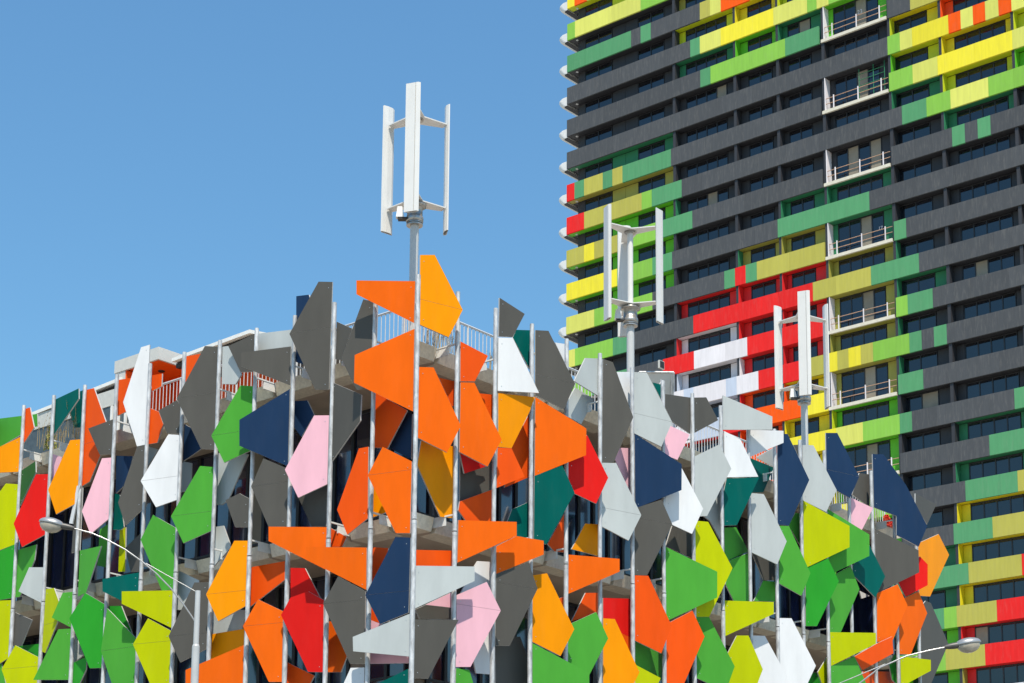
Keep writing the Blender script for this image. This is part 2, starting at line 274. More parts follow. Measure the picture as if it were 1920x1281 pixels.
('L','V',0,'B','l',[(3.862,9.363,-0.250),(3.095,9.002,-0.311),(3.277,8.741,-0.296),(3.875,8.772,-0.249)]),
('L','T',0,'F','r',[(0.086,8.756,0.002),(0.810,8.481,0.197),(0.804,8.227,0.195),(0.080,8.178,-0.000)]),
('L','W',0,'F','r',[(1.315,8.924,0.000),(1.624,8.939,0.084),(1.825,8.523,0.138),(1.314,8.308,0.000)]),
('L','G',0,'M','r',[(8.120,13.243,0.091),(7.361,12.811,-0.000),(7.399,11.416,0.004),(7.753,11.425,0.047),(8.475,12.708,0.134)]),
('L','T',0,'F','r',[(9.637,11.930,0.269),(8.644,11.988,0.000),(8.642,11.560,0.000),(9.084,11.361,0.119),(9.621,11.635,0.264)]),
('L','L',0,'F','r',[(8.776,11.496,0.371),(7.403,11.391,-0.000),(7.421,10.533,0.005),(8.761,11.205,0.367)]),
('L','L',1,'F','r',[(8.043,10.804,0.174),(7.428,10.467,0.008),(7.397,9.222,-0.000),(7.912,9.292,0.139),(8.412,10.237,0.274)]),
('L','H',0,'F','r',[(10.414,11.732,0.152),(9.851,11.402,-0.000),(9.871,9.903,0.005),(10.192,9.920,0.092),(10.829,11.158,0.264)]),
('L','G',0,'M','l',[(10.903,12.857,-0.000),(9.952,12.798,0.114),(10.529,11.768,0.045),(10.887,11.738,0.002)]),
('L','D',0,'B','r',[(9.643,12.800,-0.354),(8.999,13.054,-0.302),(8.971,12.110,-0.300),(9.388,12.179,-0.334)]),
('L','S',0,'F','r',[(12.728,12.701,0.113),(12.308,12.659,0.000),(12.309,11.775,0.000),(13.004,12.128,0.188)]),
('L','L',1,'M','l',[(12.158,12.095,0.004),(11.778,12.061,0.050),(11.527,11.707,0.080),(11.526,11.210,0.080),(12.035,10.512,0.019),(12.191,10.569,0.000)]),
('L','G',0,'F','r',[(11.382,11.882,0.081),(11.101,11.880,0.005),(11.083,11.007,0.000),(11.659,11.304,0.155)]),
('L','G',0,'F','r',[(11.457,11.004,0.098),(11.093,10.991,0.000),(11.096,9.759,0.001),(12.100,9.832,0.272)]),
('L','G',1,'M','r',[(9.610,11.262,0.118),(8.667,10.457,0.005),(8.626,9.356,-0.000),(9.310,9.386,0.082),(9.747,10.263,0.135)]),
('L','H',0,'B','l',[(10.031,11.434,-0.245),(9.602,11.381,-0.279),(9.168,10.622,-0.314),(9.825,10.905,-0.261)]),
('L','G',0,'N','l',[(13.462,13.275,-0.038),(12.648,13.283,-0.006),(12.707,12.903,-0.008),(13.254,12.068,-0.030),(13.571,12.085,-0.042)]),
('L','H',0,'F','r',[(14.394,13.187,0.239),(13.512,13.430,0.000),(13.510,12.069,-0.000),(14.315,12.032,0.217)]),
('L','L',0,'F','r',[(14.233,12.055,0.191),(13.554,12.019,0.008),(13.525,10.578,0.000),(14.113,10.297,0.159)]),
('L','L',1,'F','r',[(13.010,10.793,0.191),(12.310,10.441,0.002),(12.303,9.653,0.000),(13.131,9.711,0.224),(13.379,10.230,0.291)]),
('L','D',0,'N','l',[(13.429,11.700,-0.042),(12.685,11.414,-0.013),(13.084,10.826,-0.029),(13.432,10.864,-0.042)]),
('L','H',0,'B','r',[(13.743,10.956,-0.387),(12.725,10.872,-0.305),(12.708,10.204,-0.304)]),
('L','H',0,'N','l',[(11.072,10.153,-0.042),(10.468,10.235,-0.018),(10.473,9.941,-0.018),(10.787,9.528,-0.031),(11.070,9.560,-0.042)]),
('L','S',0,'C','l',[(11.721,11.186,-0.480),(11.197,10.445,-0.480),(11.688,10.255,-0.480)]),
('L','G',0,'M','r',[(14.142,10.496,0.067),(13.779,10.460,0.024),(13.582,9.899,-0.000),(14.089,9.837,0.061)]),
('L','G',0,'C','l',[(10.808,13.456,-0.480),(10.482,13.546,-0.480),(10.516,12.481,-0.480),(10.838,12.572,-0.480)]),
('R','A',1,'F','l',[(0.043,17.430,-0.000),(0.384,17.516,0.092),(1.067,16.476,0.276),(0.741,15.805,0.188),(0.055,15.927,0.003)]),
('R','O',0,'F','l',[(0.063,15.018,0.003),(0.401,15.080,0.094),(1.061,13.964,0.273),(0.744,13.336,0.187),(0.051,13.523,-0.000)]),
('R','V',0,'B','r',[(0.973,15.099,-0.288),(1.473,15.134,-0.248),(1.441,14.584,-0.251),(1.357,14.573,-0.257)]),
('R','V',0,'M','l',[(1.318,15.921,-0.000),(2.088,15.800,0.092),(1.728,15.148,0.049),(1.325,15.051,0.001)]),
('R','O',0,'F','l',[(1.335,15.028,0.001),(1.668,15.091,0.091),(2.348,13.980,0.274),(2.009,13.329,0.183),(1.333,13.520,-0.000)]),
('R','V',0,'B','r',[(2.232,15.085,-0.283),(2.678,15.162,-0.247),(2.661,14.531,-0.249)]),
('R','W',0,'F','l',[(2.526,16.352,0.001),(2.885,16.426,0.098),(3.562,15.323,0.281),(2.521,15.159,0.000)]),
('R','D',0,'M','l',[(2.552,17.260,0.001),(3.289,17.090,0.090),(2.943,16.474,0.048),(2.542,16.383,0.000)]),
('R','T',0,'B','r',[(3.450,16.860,-0.282),(3.891,16.969,-0.246),(3.881,16.062,-0.247),(3.340,16.653,-0.291)]),
('R','D',1,'F','l',[(3.772,16.880,0.000),(4.106,16.939,0.090),(4.815,15.865,0.282),(4.524,15.220,0.203),(3.775,15.392,0.001)]),
('R','A',0,'M','l',[(2.536,15.108,0.000),(3.611,15.273,0.129),(3.451,14.906,0.110),(2.936,13.976,0.048),(2.551,13.918,0.002)]),
('R','O',0,'F','l',[(3.775,15.343,0.001),(5.116,14.889,0.363),(5.109,14.273,0.361),(3.773,13.561,0.000)]),
('R','V',0,'M','l',[(2.537,13.902,0.003),(2.933,13.971,0.050),(3.320,13.421,0.097),(2.515,13.010,-0.000)]),
('R','V',0,'B','r',[(3.880,15.056,-0.251),(3.935,15.102,-0.246),(3.916,13.622,-0.248),(3.139,13.214,-0.310),(3.327,14.135,-0.295)]),
('R','A',0,'B','r',[(0.514,13.631,-0.325),(1.478,13.713,-0.248),(1.465,12.170,-0.249),(1.074,12.125,-0.280),(0.417,13.088,-0.333)]),
('R','R',0,'B','l',[(1.660,13.670,-0.296),(2.593,13.567,-0.371),(1.840,13.229,-0.311)]),
('R','V',0,'B','r',[(1.682,12.401,-0.326),(1.720,12.598,-0.323),(2.659,13.051,-0.248),(2.668,12.358,-0.247),(1.894,12.223,-0.309)]),
('R','O',0,'F','l',[(1.322,12.058,0.003),(2.730,12.250,0.383),(2.732,11.951,0.384),(1.311,11.155,0.000)]),
('R','O',0,'F','l',[(2.524,11.744,-0.000),(3.018,12.043,0.133),(3.702,12.046,0.318),(3.704,11.744,0.319),(2.530,11.147,0.002)]),
('R','T',0,'F','l',[(3.765,13.560,0.002),(4.480,13.925,0.195),(4.807,13.360,0.283),(4.074,12.079,0.086),(3.757,12.117,-0.000)]),
('R','T',0,'B','r',[(3.871,13.038,-0.247),(3.369,12.774,-0.287),(3.188,12.389,-0.301),(3.544,12.166,-0.273),(3.870,12.212,-0.247)]),
('R','R',0,'F','l',[(4.925,14.191,0.000),(5.430,14.859,0.136),(6.003,13.970,0.291),(5.675,13.316,0.202),(4.928,13.489,0.001)]),
('R','S',0,'B','l',[(5.291,15.715,-0.300),(5.583,16.106,-0.323),(6.361,16.045,-0.385),(5.822,15.308,-0.342),(5.293,15.339,-0.300)]),
('R','S',0,'N','r',[(5.573,16.740,-0.022),(6.083,16.875,-0.042),(6.044,15.983,-0.041),(5.147,16.076,-0.005)]),
('R','D',0,'F','l',[(6.182,16.881,0.008),(6.453,16.862,0.081),(7.023,15.655,0.235),(6.475,14.486,0.087),(6.153,14.427,-0.000)]),
('R','W',0,'B','r',[(4.788,16.947,-0.279),(5.202,17.012,-0.246),(5.195,16.451,-0.246)]),
('R','S',1,'F','l',[(6.153,14.411,0.000),(6.543,14.475,0.105),(7.239,13.362,0.293),(6.882,12.708,0.197),(6.153,12.918,-0.000)]),
('R','P',0,'B','r',[(7.155,15.053,-0.277),(7.562,15.136,-0.244),(7.557,14.009,-0.244),(7.255,14.436,-0.269),(6.979,14.779,-0.291)]),
('R','W',0,'B','r',[(7.073,16.875,-0.282),(7.553,16.997,-0.244),(7.539,16.054,-0.245)]),
('R','S',1,'F','l',[(7.373,16.891,0.001),(7.738,16.953,0.100),(8.463,15.891,0.296),(8.149,15.225,0.211),(7.368,15.402,-0.000)]),
('R','T',0,'B','r',[(8.461,16.990,-0.271),(8.806,17.014,-0.243),(8.787,16.626,-0.245)]),
('R','N',0,'F','l',[(7.390,15.400,0.000),(8.747,14.909,0.366),(8.733,14.274,0.363),(7.396,13.600,0.002)]),
('R','D',0,'N','r',[(8.595,16.677,0.002),(9.716,16.887,-0.042),(9.683,15.970,-0.041),(8.876,16.081,-0.009),(8.592,16.368,0.003)]),
('R','P',0,'M','l',[(8.563,15.533,0.000),(8.779,15.923,0.026),(9.443,15.853,0.106),(9.010,15.136,0.054),(8.560,15.167,-0.000)]),
('R','D',0,'M','l',[(9.789,16.897,0.001),(10.238,17.010,0.055),(10.667,16.524,0.107),(9.777,15.992,-0.000)]),
('R','S',0,'F','l',[(9.766,15.396,0.002),(10.549,15.854,0.213),(10.911,15.307,0.311),(10.147,13.984,0.105),(9.759,13.913,-0.000)]),
('R','W',0,'F','l',[(8.584,14.109,0.005),(9.071,14.927,0.136),(9.696,14.036,0.305),(9.358,13.365,0.213),(8.568,13.539,0.000)]),
('R','S',0,'F','l',[(11.042,17.279,0.003),(12.611,17.042,0.427),(12.604,16.697,0.425),(11.030,16.393,-0.000)]),
('R','W',0,'M','l',[(11.080,16.368,-0.000),(11.690,16.284,0.073),(12.349,15.459,0.152),(11.082,15.184,0.000)]),
('R','T',0,'F','l',[(11.126,15.160,0.026),(12.156,15.372,0.304),(11.427,14.024,0.107),(11.031,13.949,0.000),(11.030,14.790,-0.000)]),
('R','W',0,'M','l',[(12.260,16.695,0.005),(13.547,16.951,0.160),(13.539,16.630,0.159),(12.217,15.973,0.000)]),
('R','T',0,'B','l',[(12.704,16.115,-0.307),(13.942,16.169,-0.407),(13.363,15.368,-0.360),(12.732,15.209,-0.310)]),
('R','S',0,'C','r',[(13.252,16.295,-0.480),(14.122,16.776,-0.480),(14.106,16.220,-0.480)]),
('R','S',0,'F','l',[(12.240,15.039,-0.000),(12.653,15.080,0.112),(13.375,13.968,0.306),(13.053,13.322,0.219),(12.241,13.506,0.000)]),
('R','N',0,'F','l',[(13.498,16.894,0.014),(13.829,16.945,0.103),(14.534,15.843,0.293),(13.819,14.508,0.100),(13.448,14.470,-0.000)]),
('R','S',0,'F','l',[(14.712,16.882,0.010),(15.073,16.938,0.107),(15.851,15.856,0.317),(15.469,15.196,0.214),(14.676,15.378,-0.000)]),
('R','D',0,'B','r',[(14.707,16.935,-0.267),(15.057,17.025,-0.239),(15.029,16.508,-0.241)]),
('R','N',1,'F','l',[(15.891,17.500,0.004),(16.293,17.577,0.112),(17.040,16.495,0.314),(16.692,15.839,0.220),(15.877,16.068,-0.000)]),
('R','N',0,'F','l',[(18.338,17.493,-0.000),(18.747,17.560,0.110),(19.569,16.821,0.332),(20.333,15.761,0.539),(19.985,15.118,0.444),(19.157,15.321,0.221),(19.177,15.866,0.226),(18.342,15.976,0.001)]),
('R','D',0,'B','r',[(18.081,16.943,-0.277),(18.589,17.010,-0.237),(18.528,16.057,-0.242),(17.713,16.265,-0.307)]),
('R','P',0,'M','l',[(17.123,15.979,0.003),(18.080,15.879,0.118),(17.549,15.145,0.054),(17.096,15.223,-0.000)]),
('R','D',0,'B','l',[(21.300,17.076,-0.319),(22.755,17.084,-0.435),(22.053,16.319,-0.379),(21.275,16.702,-0.317)]),
('R','L',0,'F','l',[(14.687,15.371,0.011),(16.264,14.946,0.437),(16.246,14.364,0.432),(14.782,13.609,0.037),(14.645,13.658,0.000)]),
('R','G',0,'F','l',[(15.764,15.414,0.009),(17.309,14.925,0.426),(17.289,14.330,0.421),(16.046,13.695,0.085),(15.729,14.140,-0.000)]),
('R','H',0,'F','l',[(14.734,13.577,0.009),(15.504,13.953,0.217),(15.865,13.392,0.314),(15.081,12.088,0.102),(14.702,12.039,-0.000)]),
('R','G',0,'M','l',[(15.919,13.545,0.004),(16.830,14.017,0.113),(17.184,13.437,0.156),(16.342,12.138,0.054),(15.888,12.071,0.000)]),
('R','T',0,'M','l',[(17.135,14.092,0.001),(17.893,14.792,0.092),(18.555,14.037,0.171),(18.093,13.375,0.116),(17.126,13.849,0.000)]),
('R','D',0,'F','l',[(18.353,15.371,-0.000),(19.974,15.011,0.438),(19.977,14.378,0.438),(18.373,13.570,0.005)]),
('R','R',0,'F','l',[(19.564,14.095,-0.000),(20.427,14.955,0.233),(20.716,14.767,0.311),(20.691,14.161,0.304),(19.835,13.710,0.073)]),
('R','A',0,'B','l',[(21.370,15.610,-0.320),(22.835,16.198,-0.437),(23.553,15.717,-0.494),(22.092,14.182,-0.378),(21.333,14.060,-0.317)]),
('R','O',0,'F','l',[(18.360,13.555,0.012),(19.136,13.915,0.222),(19.486,13.375,0.316),(18.849,12.230,0.144),(18.314,12.203,-0.000)]),
('R','O',0,'M','l',[(19.568,13.556,0.004),(20.499,13.977,0.116),(20.882,13.408,0.162),(20.051,12.108,0.062),(19.534,12.048,-0.000)]),
('R','V',0,'M','l',[(17.101,11.607,-0.000),(18.134,12.119,0.124),(18.793,12.396,0.203),(18.825,11.935,0.207),(17.433,11.277,0.040)]),
('R','D',0,'B','l',[(21.442,13.761,-0.331),(21.788,13.996,-0.358),(22.141,13.997,-0.387),(23.301,12.990,-0.479),(21.696,11.303,-0.351),(21.267,11.240,-0.317)]),
('R','L',0,'F','l',[(15.888,12.071,0.000),(17.506,12.259,0.437),(17.496,11.960,0.434),(15.898,11.171,0.003)]),
('R','L',0,'F','l',[(19.569,11.992,0.001),(20.727,12.028,0.314),(20.714,11.716,0.311),(19.564,11.134,-0.000)]),
('R','G',0,'M','l',[(15.881,11.157,0.004),(16.888,11.567,0.125),(17.481,10.741,0.196),(17.148,10.229,0.156),(15.845,10.072,-0.000)]),
('R','L',0,'B','r',[(16.103,11.460,-0.238),(16.073,10.592,-0.241),(15.903,10.647,-0.254),(15.692,11.006,-0.271)]),
('R','H',0,'C','l',[(15.509,10.693,-0.480),(15.771,11.021,-0.480),(16.083,11.075,-0.480),(16.340,10.772,-0.480),(15.853,10.316,-0.480)]),
('R','W',0,'F','l',[(13.447,12.037,0.010),(13.840,12.082,0.116),(14.619,10.950,0.327),(14.230,10.285,0.222),(13.409,10.194,-0.000)]),
('R','W',0,'F','l',[(12.213,11.388,0.006),(12.602,11.430,0.111),(13.298,10.479,0.299),(13.004,9.857,0.220),(12.191,10.134,-0.000)]),
('R','L',0,'F','l',[(11.127,10.791,0.007),(11.404,11.248,0.082),(11.767,11.294,0.180),(12.201,10.502,0.297),(11.949,9.966,0.229),(11.101,9.873,-0.000)]),
('R','G',0,'F','l',[(9.801,11.445,0.000),(10.194,11.498,0.106),(10.951,10.388,0.311),(10.676,9.752,0.236),(9.807,9.972,0.002)]),
('R','L',0,'F','l',[(9.801,13.814,0.003),(10.189,13.848,0.108),(10.918,12.811,0.305),(10.191,11.504,0.108),(9.789,11.451,0.000)]),
('R','G',0,'F','l',[(8.585,12.926,-0.000),(10.107,12.553,0.411),(10.098,11.921,0.409),(8.589,11.143,0.001)]),
('R','S',0,'B','r',[(10.597,14.139,-0.292),(11.229,15.008,-0.242),(11.218,13.669,-0.243),(10.819,14.072,-0.274)]),
('R','G',0,'B','l',[(11.483,14.037,-0.306),(12.085,14.180,-0.354),(12.704,13.690,-0.404),(11.624,13.223,-0.317),(11.482,13.361,-0.306)]),
('R','G',0,'B','r',[(11.727,13.259,-0.301),(12.476,13.582,-0.241),(12.431,12.331,-0.244),(11.851,12.236,-0.291),(11.533,12.614,-0.316)]),
('R','L',0,'F','l',[(11.007,12.062,0.000),(12.554,12.239,0.418),(12.548,11.935,0.416),(11.017,11.181,0.003)]),
('R','G',0,'B','r',[(13.165,12.994,-0.281),(13.677,13.059,-0.240),(13.633,12.530,-0.243),(12.778,12.409,-0.312)]),
('R','D',0,'C','r',[(12.986,13.719,-0.480),(14.052,13.625,-0.480),(14.018,13.187,-0.480),(13.506,13.101,-0.480)]),
('R','G',0,'F','l',[(13.526,14.454,0.015),(13.825,14.495,0.096),(14.518,13.360,0.283),(14.201,12.721,0.197),(13.470,12.941,0.000)]),
('R','G',0,'B','r',[(14.710,15.086,-0.263),(15.008,15.145,-0.239),(14.955,14.223,-0.243),(14.419,14.688,-0.286)]),
('R','D',1,'F','l',[(7.376,13.603,0.004),(8.139,13.941,0.210),(8.450,13.396,0.294),(7.724,12.074,0.098),(7.362,12.024,-0.000)]),
('R','D',0,'C','r',[(9.528,13.711,-0.480),(10.345,13.660,-0.480),(10.306,13.068,-0.480),(9.255,13.152,-0.480)]),
('R','O',0,'F','l',[(4.951,12.033,0.000),(6.316,12.144,0.369),(6.316,11.849,0.369),(4.950,11.149,0.000)]),
('R','A',0,'F','l',[(3.724,11.337,0.001),(4.087,11.436,0.099),(4.795,10.294,0.290),(4.444,9.662,0.195),(3.720,9.885,-0.000)]),
('R','D',1,'F','l',[(2.530,11.147,0.002),(3.331,11.518,0.218),(3.554,10.969,0.279),(2.878,9.652,0.096),(2.522,9.611,0.000)]),
('R','G',0,'F','l',[(4.918,10.442,-0.000),(5.678,10.838,0.205),(5.998,10.283,0.292),(5.463,9.346,0.147),(4.921,9.591,0.001)]),
('R','G',0,'F','l',[(3.730,9.855,0.000),(5.190,9.376,0.394),(5.191,9.102,0.394),(5.001,8.825,0.343),(3.739,8.689,0.002)]),
('R','A',0,'F','l',[(6.190,10.809,0.000),(6.507,10.835,0.086),(7.184,9.698,0.268),(6.921,9.235,0.198),(6.190,9.155,-0.000)]),
('R','R',0,'B','r',[(6.601,11.394,-0.318),(7.529,11.530,-0.244),(7.515,10.621,-0.245),(6.601,10.786,-0.318)]),
('R','V',0,'F','l',[(7.368,12.014,0.004),(7.750,12.060,0.107),(8.408,10.973,0.284),(8.112,10.284,0.204),(7.354,10.496,0.000)]),
('R','V',0,'F','l',[(8.588,11.074,0.001),(9.356,11.501,0.208),(9.707,10.921,0.303),(8.997,9.533,0.111),(8.585,9.488,-0.000)]),
('R','G',0,'B','l',[(7.786,10.569,-0.303),(8.969,10.558,-0.397),(8.929,9.820,-0.394),(7.783,10.004,-0.302)]),
('R','L',0,'M','l',[(7.399,9.928,0.006),(8.216,9.731,0.104),(8.019,9.400,0.080),(7.348,9.316,-0.000)]),
('R','V',0,'B','r',[(5.909,11.382,-0.277),(6.308,11.449,-0.245),(6.308,10.979,-0.245),(5.461,10.662,-0.313)]),
('R','A',0,'B','r',[(5.456,12.307,-0.315),(5.893,12.978,-0.280),(6.329,13.046,-0.245),(6.319,12.306,-0.246)]),
('R','V',0,'B','r',[(4.578,12.245,-0.288),(5.107,13.044,-0.246),(5.102,12.150,-0.246),(4.786,12.119,-0.271)]),
('R','V',0,'B','r',[(4.748,10.995,-0.275),(5.118,11.154,-0.246),(5.110,10.693,-0.246)]),
('R','V',0,'B','r',[(7.168,10.704,-0.274),(7.542,10.659,-0.244),(7.540,10.216,-0.244)]),
('R','W',0,'B','r',[(2.175,11.299,-0.286),(2.253,11.413,-0.280),(2.659,11.467,-0.247),(2.653,9.048,-0.248),(2.247,9.019,-0.280),(1.790,10.658,-0.317)]),
('R','S',0,'F','l',[(0.047,10.852,-0.000),(1.426,11.039,0.373),(1.430,10.736,0.374),(0.050,9.970,0.001)]),
('R','P',1,'F','l',[(1.306,10.474,0.000),(2.014,10.851,0.191),(2.358,10.289,0.284),(1.650,9.019,0.093),(1.305,8.978,0.000)]),
('R','P',0,'B','r',[(0.707,10.211,-0.310),(1.475,10.613,-0.248),(1.460,10.268,-0.249)]),
('R','D',0,'C','r',[(0.595,10.116,-0.480),(0.890,10.258,-0.480),(1.714,10.335,-0.480),(1.711,10.096,-0.480),(0.729,9.944,-0.480)]),
('R','D',0,'F','l',[(0.056,9.755,-0.000),(1.070,9.881,0.274),(0.397,8.597,0.092),(0.059,8.566,0.001)]),
('R','V',0,'B','r',[(0.408,11.301,-0.332),(1.458,11.476,-0.248),(1.443,11.141,-0.249),(0.416,10.959,-0.332)]),
('R','G',0,'M','l',[(1.316,8.954,0.001),(1.669,8.962,0.044),(1.828,8.593,0.063),(1.306,8.527,0.000)]),
('R','D',0,'B','l',[(2.865,9.677,-0.297),(3.542,10.002,-0.352),(3.755,10.048,-0.369),(4.057,9.635,-0.393),(4.037,9.025,-0.391),(2.904,8.856,-0.301)]),
('R','N',0,'C','l',[(2.840,11.260,-0.480),(3.282,11.969,-0.480),(3.259,11.162,-0.480),(2.983,11.143,-0.480)]),  # navy window glass showing in the gap, made as a panel shape
('R','V',0,'B','l',[(18.089,11.383,-0.328),(19.766,11.644,-0.462),(20.220,11.363,-0.498),(17.905,10.935,-0.313)]),
('R','H',0,'B','r',[(19.448,11.761,-0.278),(19.710,12.106,-0.257),(19.969,12.041,-0.236),(19.901,11.208,-0.241),(19.570,11.368,-0.268)]),
('R','W',0,'C','l',[(18.276,13.683,-0.480),(18.822,13.633,-0.480),(18.384,13.477,-0.480)]),
('L','L',0,'C','l',[(10.045,13.349,-0.480),(9.828,13.349,-0.480),(9.775,12.264,-0.480),(10.027,12.301,-0.480)]),
('R','D',0,'C','l',[(1.897,13.682,-0.480),(2.913,13.922,-0.480),(2.892,13.105,-0.480),(1.894,12.631,-0.480)])]
SL, SR, NL, NR = 1.22386, 1.21488, 14, 17
ZA, ZB, ZC, ZD = 15.73, 12.04, 8.35, 4.66
LENL, LENR = 17.2, 20.72
bld = thing('corner_building', 'office building on the corner wrapped in coloured angular facade panels on steel poles', 'building', CORNER, RZ)
# facade coordinates: L runs along local +y on plane x=0 (outwards -x); R runs along local +x on plane y=0 (outwards -y)
def fp(side, t, z, o): return (-o, t, z) if side == 'L' else (t, -o, z)
def inset_poly(d, z, xr=LENR, yl=LENL): return [(d, d, z), (xr, d, z), (xr, yl, z), (d, yl, z)]
def deck(name, d, z0, z1, m):
    P0 = inset_poly(d, z0); P1 = inset_poly(d, z1)
    return MB().add(P0+P1, [(3,2,1,0),(4,5,6,7),(0,1,5,4),(1,2,6,5),(2,3,7,6),(3,0,4,7)]).build(name, m, bld)
for z in (ZA, ZB, ZC, ZD): deck('floor_slab', 0.72, z-0.16, z+0.06, M_CONC)
# planter troughs on the slab edge, one per bay
def planter_mesh(w):
    b = MB(); a = 0.05; s = 0.05
    # local: x along facade 0..w, y inwards, z up; trapezoid front splaying outwards to the top
    b.add([(a,0.09,-0.165),(w-a,0.09,-0.165),(w-a-.02,0.0,0.12),(a+.02,0.0,0.12),(a+s,0.55,-0.165),(w-a-s,0.55,-0.165),(w-a-s,0.55,0.12),(a+s,0.55,0.12)],
          [(0,1,2,3),(3,2,6,7),(1,5,6,2),(4,0,3,7),(0,4,5,1),(4,7,6,5)])
    return b
pl_R = planter_mesh(SR).mesh('planter', M_PLANT); pl_L = planter_mesh(SL).mesh('planter', M_PLANT)
def planter_end(w, flip):
    # corner trough, mitred where the two facades meet
    b = MB(); q = [(0.09,0.09,-0.163),(w-.05,0.09,-0.163),(w-.07,0.0,0.122),(0.005,0.0,0.122),(0.56,0.55,-0.163),(w-.1,0.55,-0.163),(w-.1,0.55,0.122),(0.56,0.55,0.122)]
    f = [(0,1,2,3),(3,2,6,7),(1,5,6,2),(4,0,3,7),(0,4,5,1),(4,7,6,5)]
    if flip: q = [(w-x,y,z) for x,y,z in q]; f = [t[::-1] for t in f]
    return b.add(q, f)
pl_R0 = planter_end(SR-0.53, False).mesh('planter', M_PLANT); pl_L0 = planter_end(SL-0.52, True).mesh('planter', M_PLANT)
br = MB(); br.box(-0.02,0.02,0.0,0.75,0.10,0.13); br.box(-0.012,0.012,0.25,0.7,-0.08,0.10); br_me = br.mesh('bracket', M_ROOFW)
for z in (ZA, ZB, ZC):
    for i in range(1, NL): link('planter', pl_L, bld, loc=(0.52, (i+1)*SL, z), rot=(0,0,-math.pi/2))
    for i in range(1, NR): link('planter', pl_R, bld, loc=(i*SR, 0.52, z))
    link('planter', pl_L0, bld, loc=(0.52, SL, z), rot=(0,0,-math.pi/2)); link('planter', pl_R0, bld, loc=(0.53, 0.52, z))
    for i in range(1, NL+1): link('bracket', br_me, bld, loc=(0.0, i*SL, z), rot=(0,0,-math.pi/2))
    for i in range(1, NR+1): link('bracket', br_me, bld, loc=(i*SR, 0.0, z))
# glazing, set back 1.7 m behind the poles
GI = 2.6
def window(side, t0, t1, z0, z1, inset, parent, split=2, fr=0.045, glass=M_GLASS, odd=lambda k: random.random() < 0.04):
    f = MB(); W = t1-t0
    def bx(a0, a1, d0, d1, h0, h1):
        if side == 'L': f.box(d0, d1, a0, a1, h0, h1)
        else: f.box(a0, a1, d0, d1, h0, h1)
    for k in range(split+1):
        c = t0+W*k/split; bx(max(t0, c-fr), min(t1, c+fr), inset-0.05, inset+0.03, z0, z1)
    for k in range(split):
        a = t0+W*k/split+fr*(1 if True else 0); b = t0+W*(k+1)/split-fr
        if k == 0: a = t0+fr
        bx(a, b, inset-0.047, inset+0.03, z0, z0+0.07); bx(a, b, inset-0.047, inset+0.03, z1-0.07, z1); bx(a, b, inset-0.044, inset+0.03, z0+0.85, z0+0.90)
    w = f.build('window', M_FRAME, parent)
    for k in range(split):
        p = MB(); a = t0+W*k/split+0.02; b = t0+W*(k+1)/split-0.02
        if side == 'L': p.box(inset, inset+0.02, a, b, z0+0.02, z1-0.02)
        else: p.box(a, b, inset, inset+0.02, z0+0.02, z1-0.02)
        p.build('pane', glass if not (odd and odd(k)) else M_CURT, w)
    return w
for z0, z1 in ((ZB+0.065, ZA-0.165), (ZC+0.065, ZB-0.165)):
    for i in range(1, NL-1): window('L', GI+0.02+(i-1)*1.181, GI+0.02+i*1.181-0.004, z0, z1, GI, bld)
    for i in range(1, NR-1): window('R', GI+0.02+(i-1)*1.184, GI+0.02+i*1.184-0.004, z0, z1, GI, bld)
def core(name, d, z0, z1, m, xr=LENR, yl=LENL):
    P0 = inset_poly(d, z0, xr, yl); P1 = inset_poly(d, z1, xr, yl)
    return MB().add(P0+P1, [(0,1,5,4),(1,2,6,5),(2,3,7,6),(3,0,4,7),(4,5,6,7),(3,2,1,0)]).build(name, m, bld)
core('inner_wall', GI+0.08, ZC+0.062, ZB-0.162, M_DARK, LENR-.02, LENL-.02); core('inner_wall', GI+0.08, ZB+0.062, ZA-0.162, M_DARK, LENR-.02, LENL-.02)
core('lower_wall', 0.9, ZD+0.062, ZC-0.162, M_DARK, LENR-.02, LENL-.02); core('lower_wall', 0.9, 0.13, ZD-0.162, M_ROOFG, LENR-.02, LENL-.02)
for z0, z1 in ((ZC+0.065, ZB-0.165), (ZB+0.065, ZA-0.165)):
    MB().box(LENR-0.22, LENR-0.12, 0.75, GI-0.07, z0, z1).build('end_wall', M_GLASS, bld)
    MB().box(0.75, GI-0.07, LENL-0.22, LENL-0.12, z0, z1).build('end_wall', M_DARK, bld)
# galvanised poles
pm = MB().tube([(0,0,0.13),(0,0,11.78)], 0.052, 14).tube([(0,0,11.80),(0,0,16.98)], 0.0475, 14).mesh('pole', M_GALV, True)
jm = MB().tube([(0,0,11.70),(0,0,11.775)], 0.055, 14).tube([(0,0,11.805),(0,0,11.85)], 0.052, 14).mesh('pole_joint', M_GALV, True)
tops = {('R',16): -0.8, ('R',17): -0.75}
for side, n, s in (('L', NL, SL), ('R', NR, SR)):
    for i in range(0 if side == 'L' else 1, n+1):
        dz = tops.get((side, i), 0)
        p = fp(side, i*s, dz, 0.0)
        o = link('pole', pm, bld, loc=p); link('pole_joint', jm, o, loc=(0,0,0.0))
